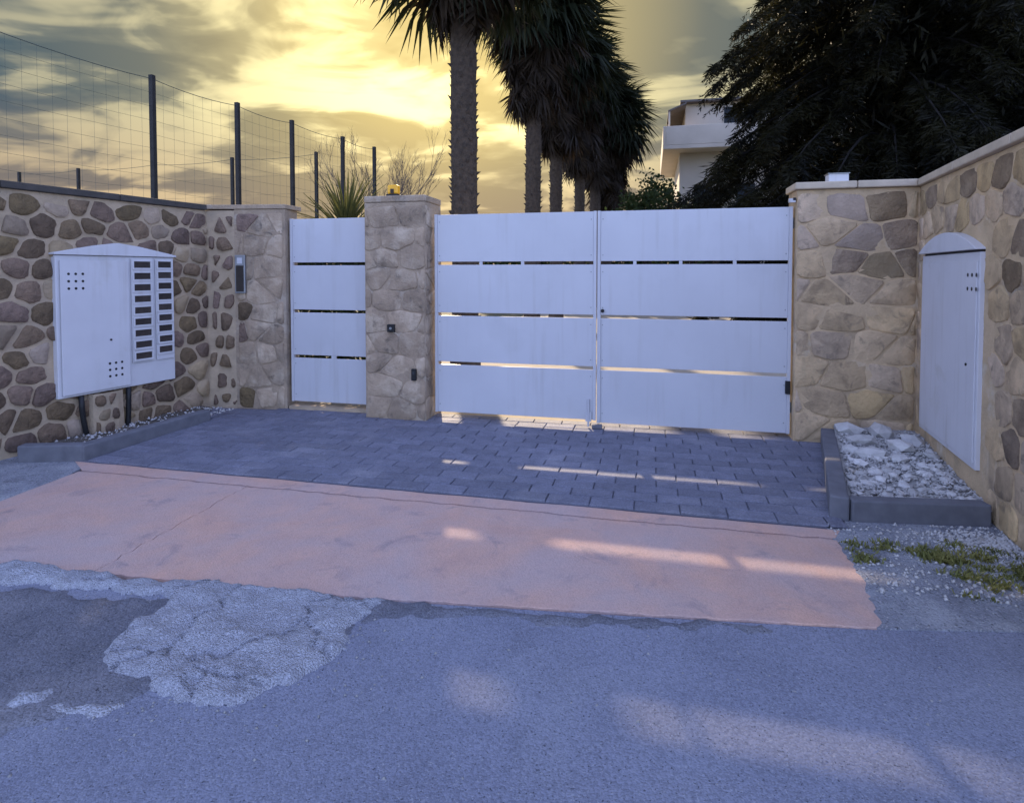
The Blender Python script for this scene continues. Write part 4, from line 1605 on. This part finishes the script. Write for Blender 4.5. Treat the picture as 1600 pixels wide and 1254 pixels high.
# yucca behind the wicket
yu = empty('yucca', (-4.0, 7.35, 0))
tag(yu, 'spiky green yucca rising behind the pedestrian gate', 'plant')
MB().tube([(0, 0, -0.05), (0.03, 0, 1.0), (0, 0.02, 2.15)], 0.09, 0.07, n=10).build('stem', M['bark'], yu, smooth=True)
yl = []
for i in range(4):
    L_ = 0.78
    v, f = [], []
    for q in range(6):
        t = q / 5
        w = 0.020 * (1 - t) ** 0.7 * (0.7 + t)
        z = -0.10 * L_ * t * t * i
        v += [(L_ * t, -w, z + 0.006), (L_ * t, 0, z), (L_ * t, w, z + 0.006)]
    for q in range(5):
        f += [(q * 3, q * 3 + 3, q * 3 + 4, q * 3 + 1), (q * 3 + 1, q * 3 + 4, q * 3 + 5, q * 3 + 2)]
    me = bpy.data.meshes.new('leaf')
    me.from_pydata(v, [], f)
    me.materials.append(M['yucca'])
    yl.append(me)
for i in range(170):
    q = i / 170
    o = bpy.data.objects.new('leaf', yl[random.randint(0, 3)])
    o.location = (0, 0, 2.18 - 0.22 * q)
    el = R(80 - 92 * q + random.uniform(-9, 9))
    o.rotation_euler = (Matrix.Rotation(i * 2.399963, 3, 'Z') @ Matrix.Rotation(-el, 3, 'Y')).to_euler()
    s = random.uniform(.8, 1.15)
    o.scale = (s, s, s)
    link(o, yu)

# bare twiggy shrub behind the fence corner
bt = empty('bare_shrub', (-5.35, 11.1, 0))
tag(bt, 'leafless twiggy shrub behind the fence posts left of the pillar', 'shrub')
tw = MB()
r_t = random.Random(3)


def grow(p, d, l, rad_, lev):
    q = p + d * l
    tw.tube([p, p.lerp(q, .5) + Vector((r_t.uniform(-.03, .03), r_t.uniform(-.03, .03), 0)), q], rad_, rad_ * .6, n=4, cap=False)
    if lev == 0:
        return
    for _ in range(r_t.randint(2, 4)):
        e = Vector((d.x + r_t.uniform(-.42, .42), d.y + r_t.uniform(-.42, .42), d.z + r_t.uniform(-.2, .3))).normalized()
        grow(q.lerp(p, r_t.uniform(0, .35)), e, l * r_t.uniform(.45, .68), rad_ * .6, lev - 1)


for i in range(7):
    a = i * 0.9
    grow(Vector((0.12 * math.cos(a), 0.12 * math.sin(a), 0)), Vector((0.10 * math.cos(a), 0.10 * math.sin(a), 1)).normalized(), 1.95, 0.020, 5)
tw.build('twigs', M['twig'], bt)

# small feather palm by the house
fp = empty('young_palm', (2.15, 21.5, 0))
tag(fp, 'small palm with arching fronds left of the dark conifer', 'palm')
MB().tube([(0, 0, -0.05), (0, 0, 3.9)], 0.14, 0.11, n=10).build('trunk', M['trunk'], fp, smooth=True)
r_p = random.Random(6)
for i in range(16):
    v, f = [], []
    az = i * 2.399963
    e0 = 1.2 - 0.09 * i
    L_ = 1.9
    pts = []
    for q in range(11):
        t = q / 10
        pts.append(Vector((L_ * t * math.cos(e0) * .9, 0, L_ * (t * math.sin(e0) - 0.75 * t * t))))
    for q in range(1, 11):
        for sd_ in (-1, 1):
            for u_ in (0, .5):
                p = pts[q - 1].lerp(pts[q], u_)
                l = 0.42 * math.sin(0.35 + 2.5 * (q + u_) / 11)
                b = len(v)
                v += [p, p + Vector((l * .35, sd_ * l * .45, -.03)) + Vector((0.02, 0, 0)), p + Vector((l * .6, sd_ * l * .7, -l * .45)), p + Vector((l * .35, sd_ * l * .45, -.03)) - Vector((0.03, 0, 0))]
                f.append((b, b + 1, b + 2, b + 3))
    for q in range(10):
        b = len(v)
        w = Vector((0, .012, 0))
        v += [pts[q] - w, pts[q] + w, pts[q + 1] + w, pts[q + 1] - w]
        f.append((b, b + 1, b + 2, b + 3))
    o = mesh_obj('frond', v, f, M['frond_green'], fp)
    o.location = (0, 0, 3.85)
    o.rotation_euler = (0, 0, az)

# ------------------------------------------------------------------ white house
hs = empty('white_house', (3.5, 33.0, 0))
tag(hs, 'white rendered house with upper balcony behind the trees', 'house')


def hbox(name, x0, x1, y0, y1, z0, z1, mat, parent=hs, bevel=0.0):
    o = MB().box(((x0 + x1) / 2 - 3.5, (y0 + y1) / 2 - 33, (z0 + z1) / 2), ((x1 - x0) / 2, (y1 - y0) / 2, (z1 - z0) / 2)).build(name, mat, parent, bevel=bevel)
    return o


hbox('wall', 1.35, 9.0, 31.4, 39, -0.1, 7.55, M['house'])
hbox('balcony_floor', 0.52, 9.0, 30.2, 39.2, 7.55, 7.74, M['house'], bevel=0.02)
for a in ((0.52, 0.64, 30.2, 39.2), (0.645, 9.0, 30.2, 30.32)):
    hbox('balcony_parapet', *a, 7.742, 8.66, M['house'], bevel=0.02)
hbox('wall', 1.62, 9.0, 31.5, 39, 7.742, 10.0, M['house'])
rf_ = hbox('roof', 1.35, 9.2, 31.1, 39.2, 10.002, 10.12, M['roof'], bevel=0.02)
aw = MB().add([(0.75 - 3.5, 30.6 - 33, 9.45), (1.62 - 3.5, 30.6 - 33, 9.80), (1.62 - 3.5, 38 - 33, 9.80), (0.75 - 3.5, 38 - 33, 9.45),
               (0.75 - 3.5, 30.6 - 33, 9.52), (1.62 - 3.5, 30.6 - 33, 9.87), (1.62 - 3.5, 38 - 33, 9.87), (0.75 - 3.5, 38 - 33, 9.52)],
              [(3, 2, 1, 0), (4, 5, 6, 7), (0, 1, 5, 4), (1, 2, 6, 5), (2, 3, 7, 6), (3, 0, 4, 7)]).build('veranda_roof', M['roof'], hs)
for y_ in (30.65, 33.2, 37.9):
    hbox('veranda_post', 0.78, 0.86, y_, y_ + 0.08, 8.662, 9.47, M['house'])
for (x0, x1, z0, z1) in ((3.4, 4.4, 8.8, 9.8), (2.0, 3.0, 4.6, 6.0), (4.0, 5.0, 4.6, 6.0), (2.0, 3.0, 1.2, 2.7)):
    yb = 31.5 if z0 > 8 else 31.4
    w_ = hbox('window', x0, x1, yb - 0.03, yb - 0.002, z0, z1, M['house'])
    hbox('pane', x0 + .06, x1 - .06, yb - 0.045, yb - 0.032, z0 + .06, z1 - .06, M['glass'], w_)
hbox('chimney', 2.75, 3.1, 33.2, 33.6, 10.122, 10.6, M['house'])
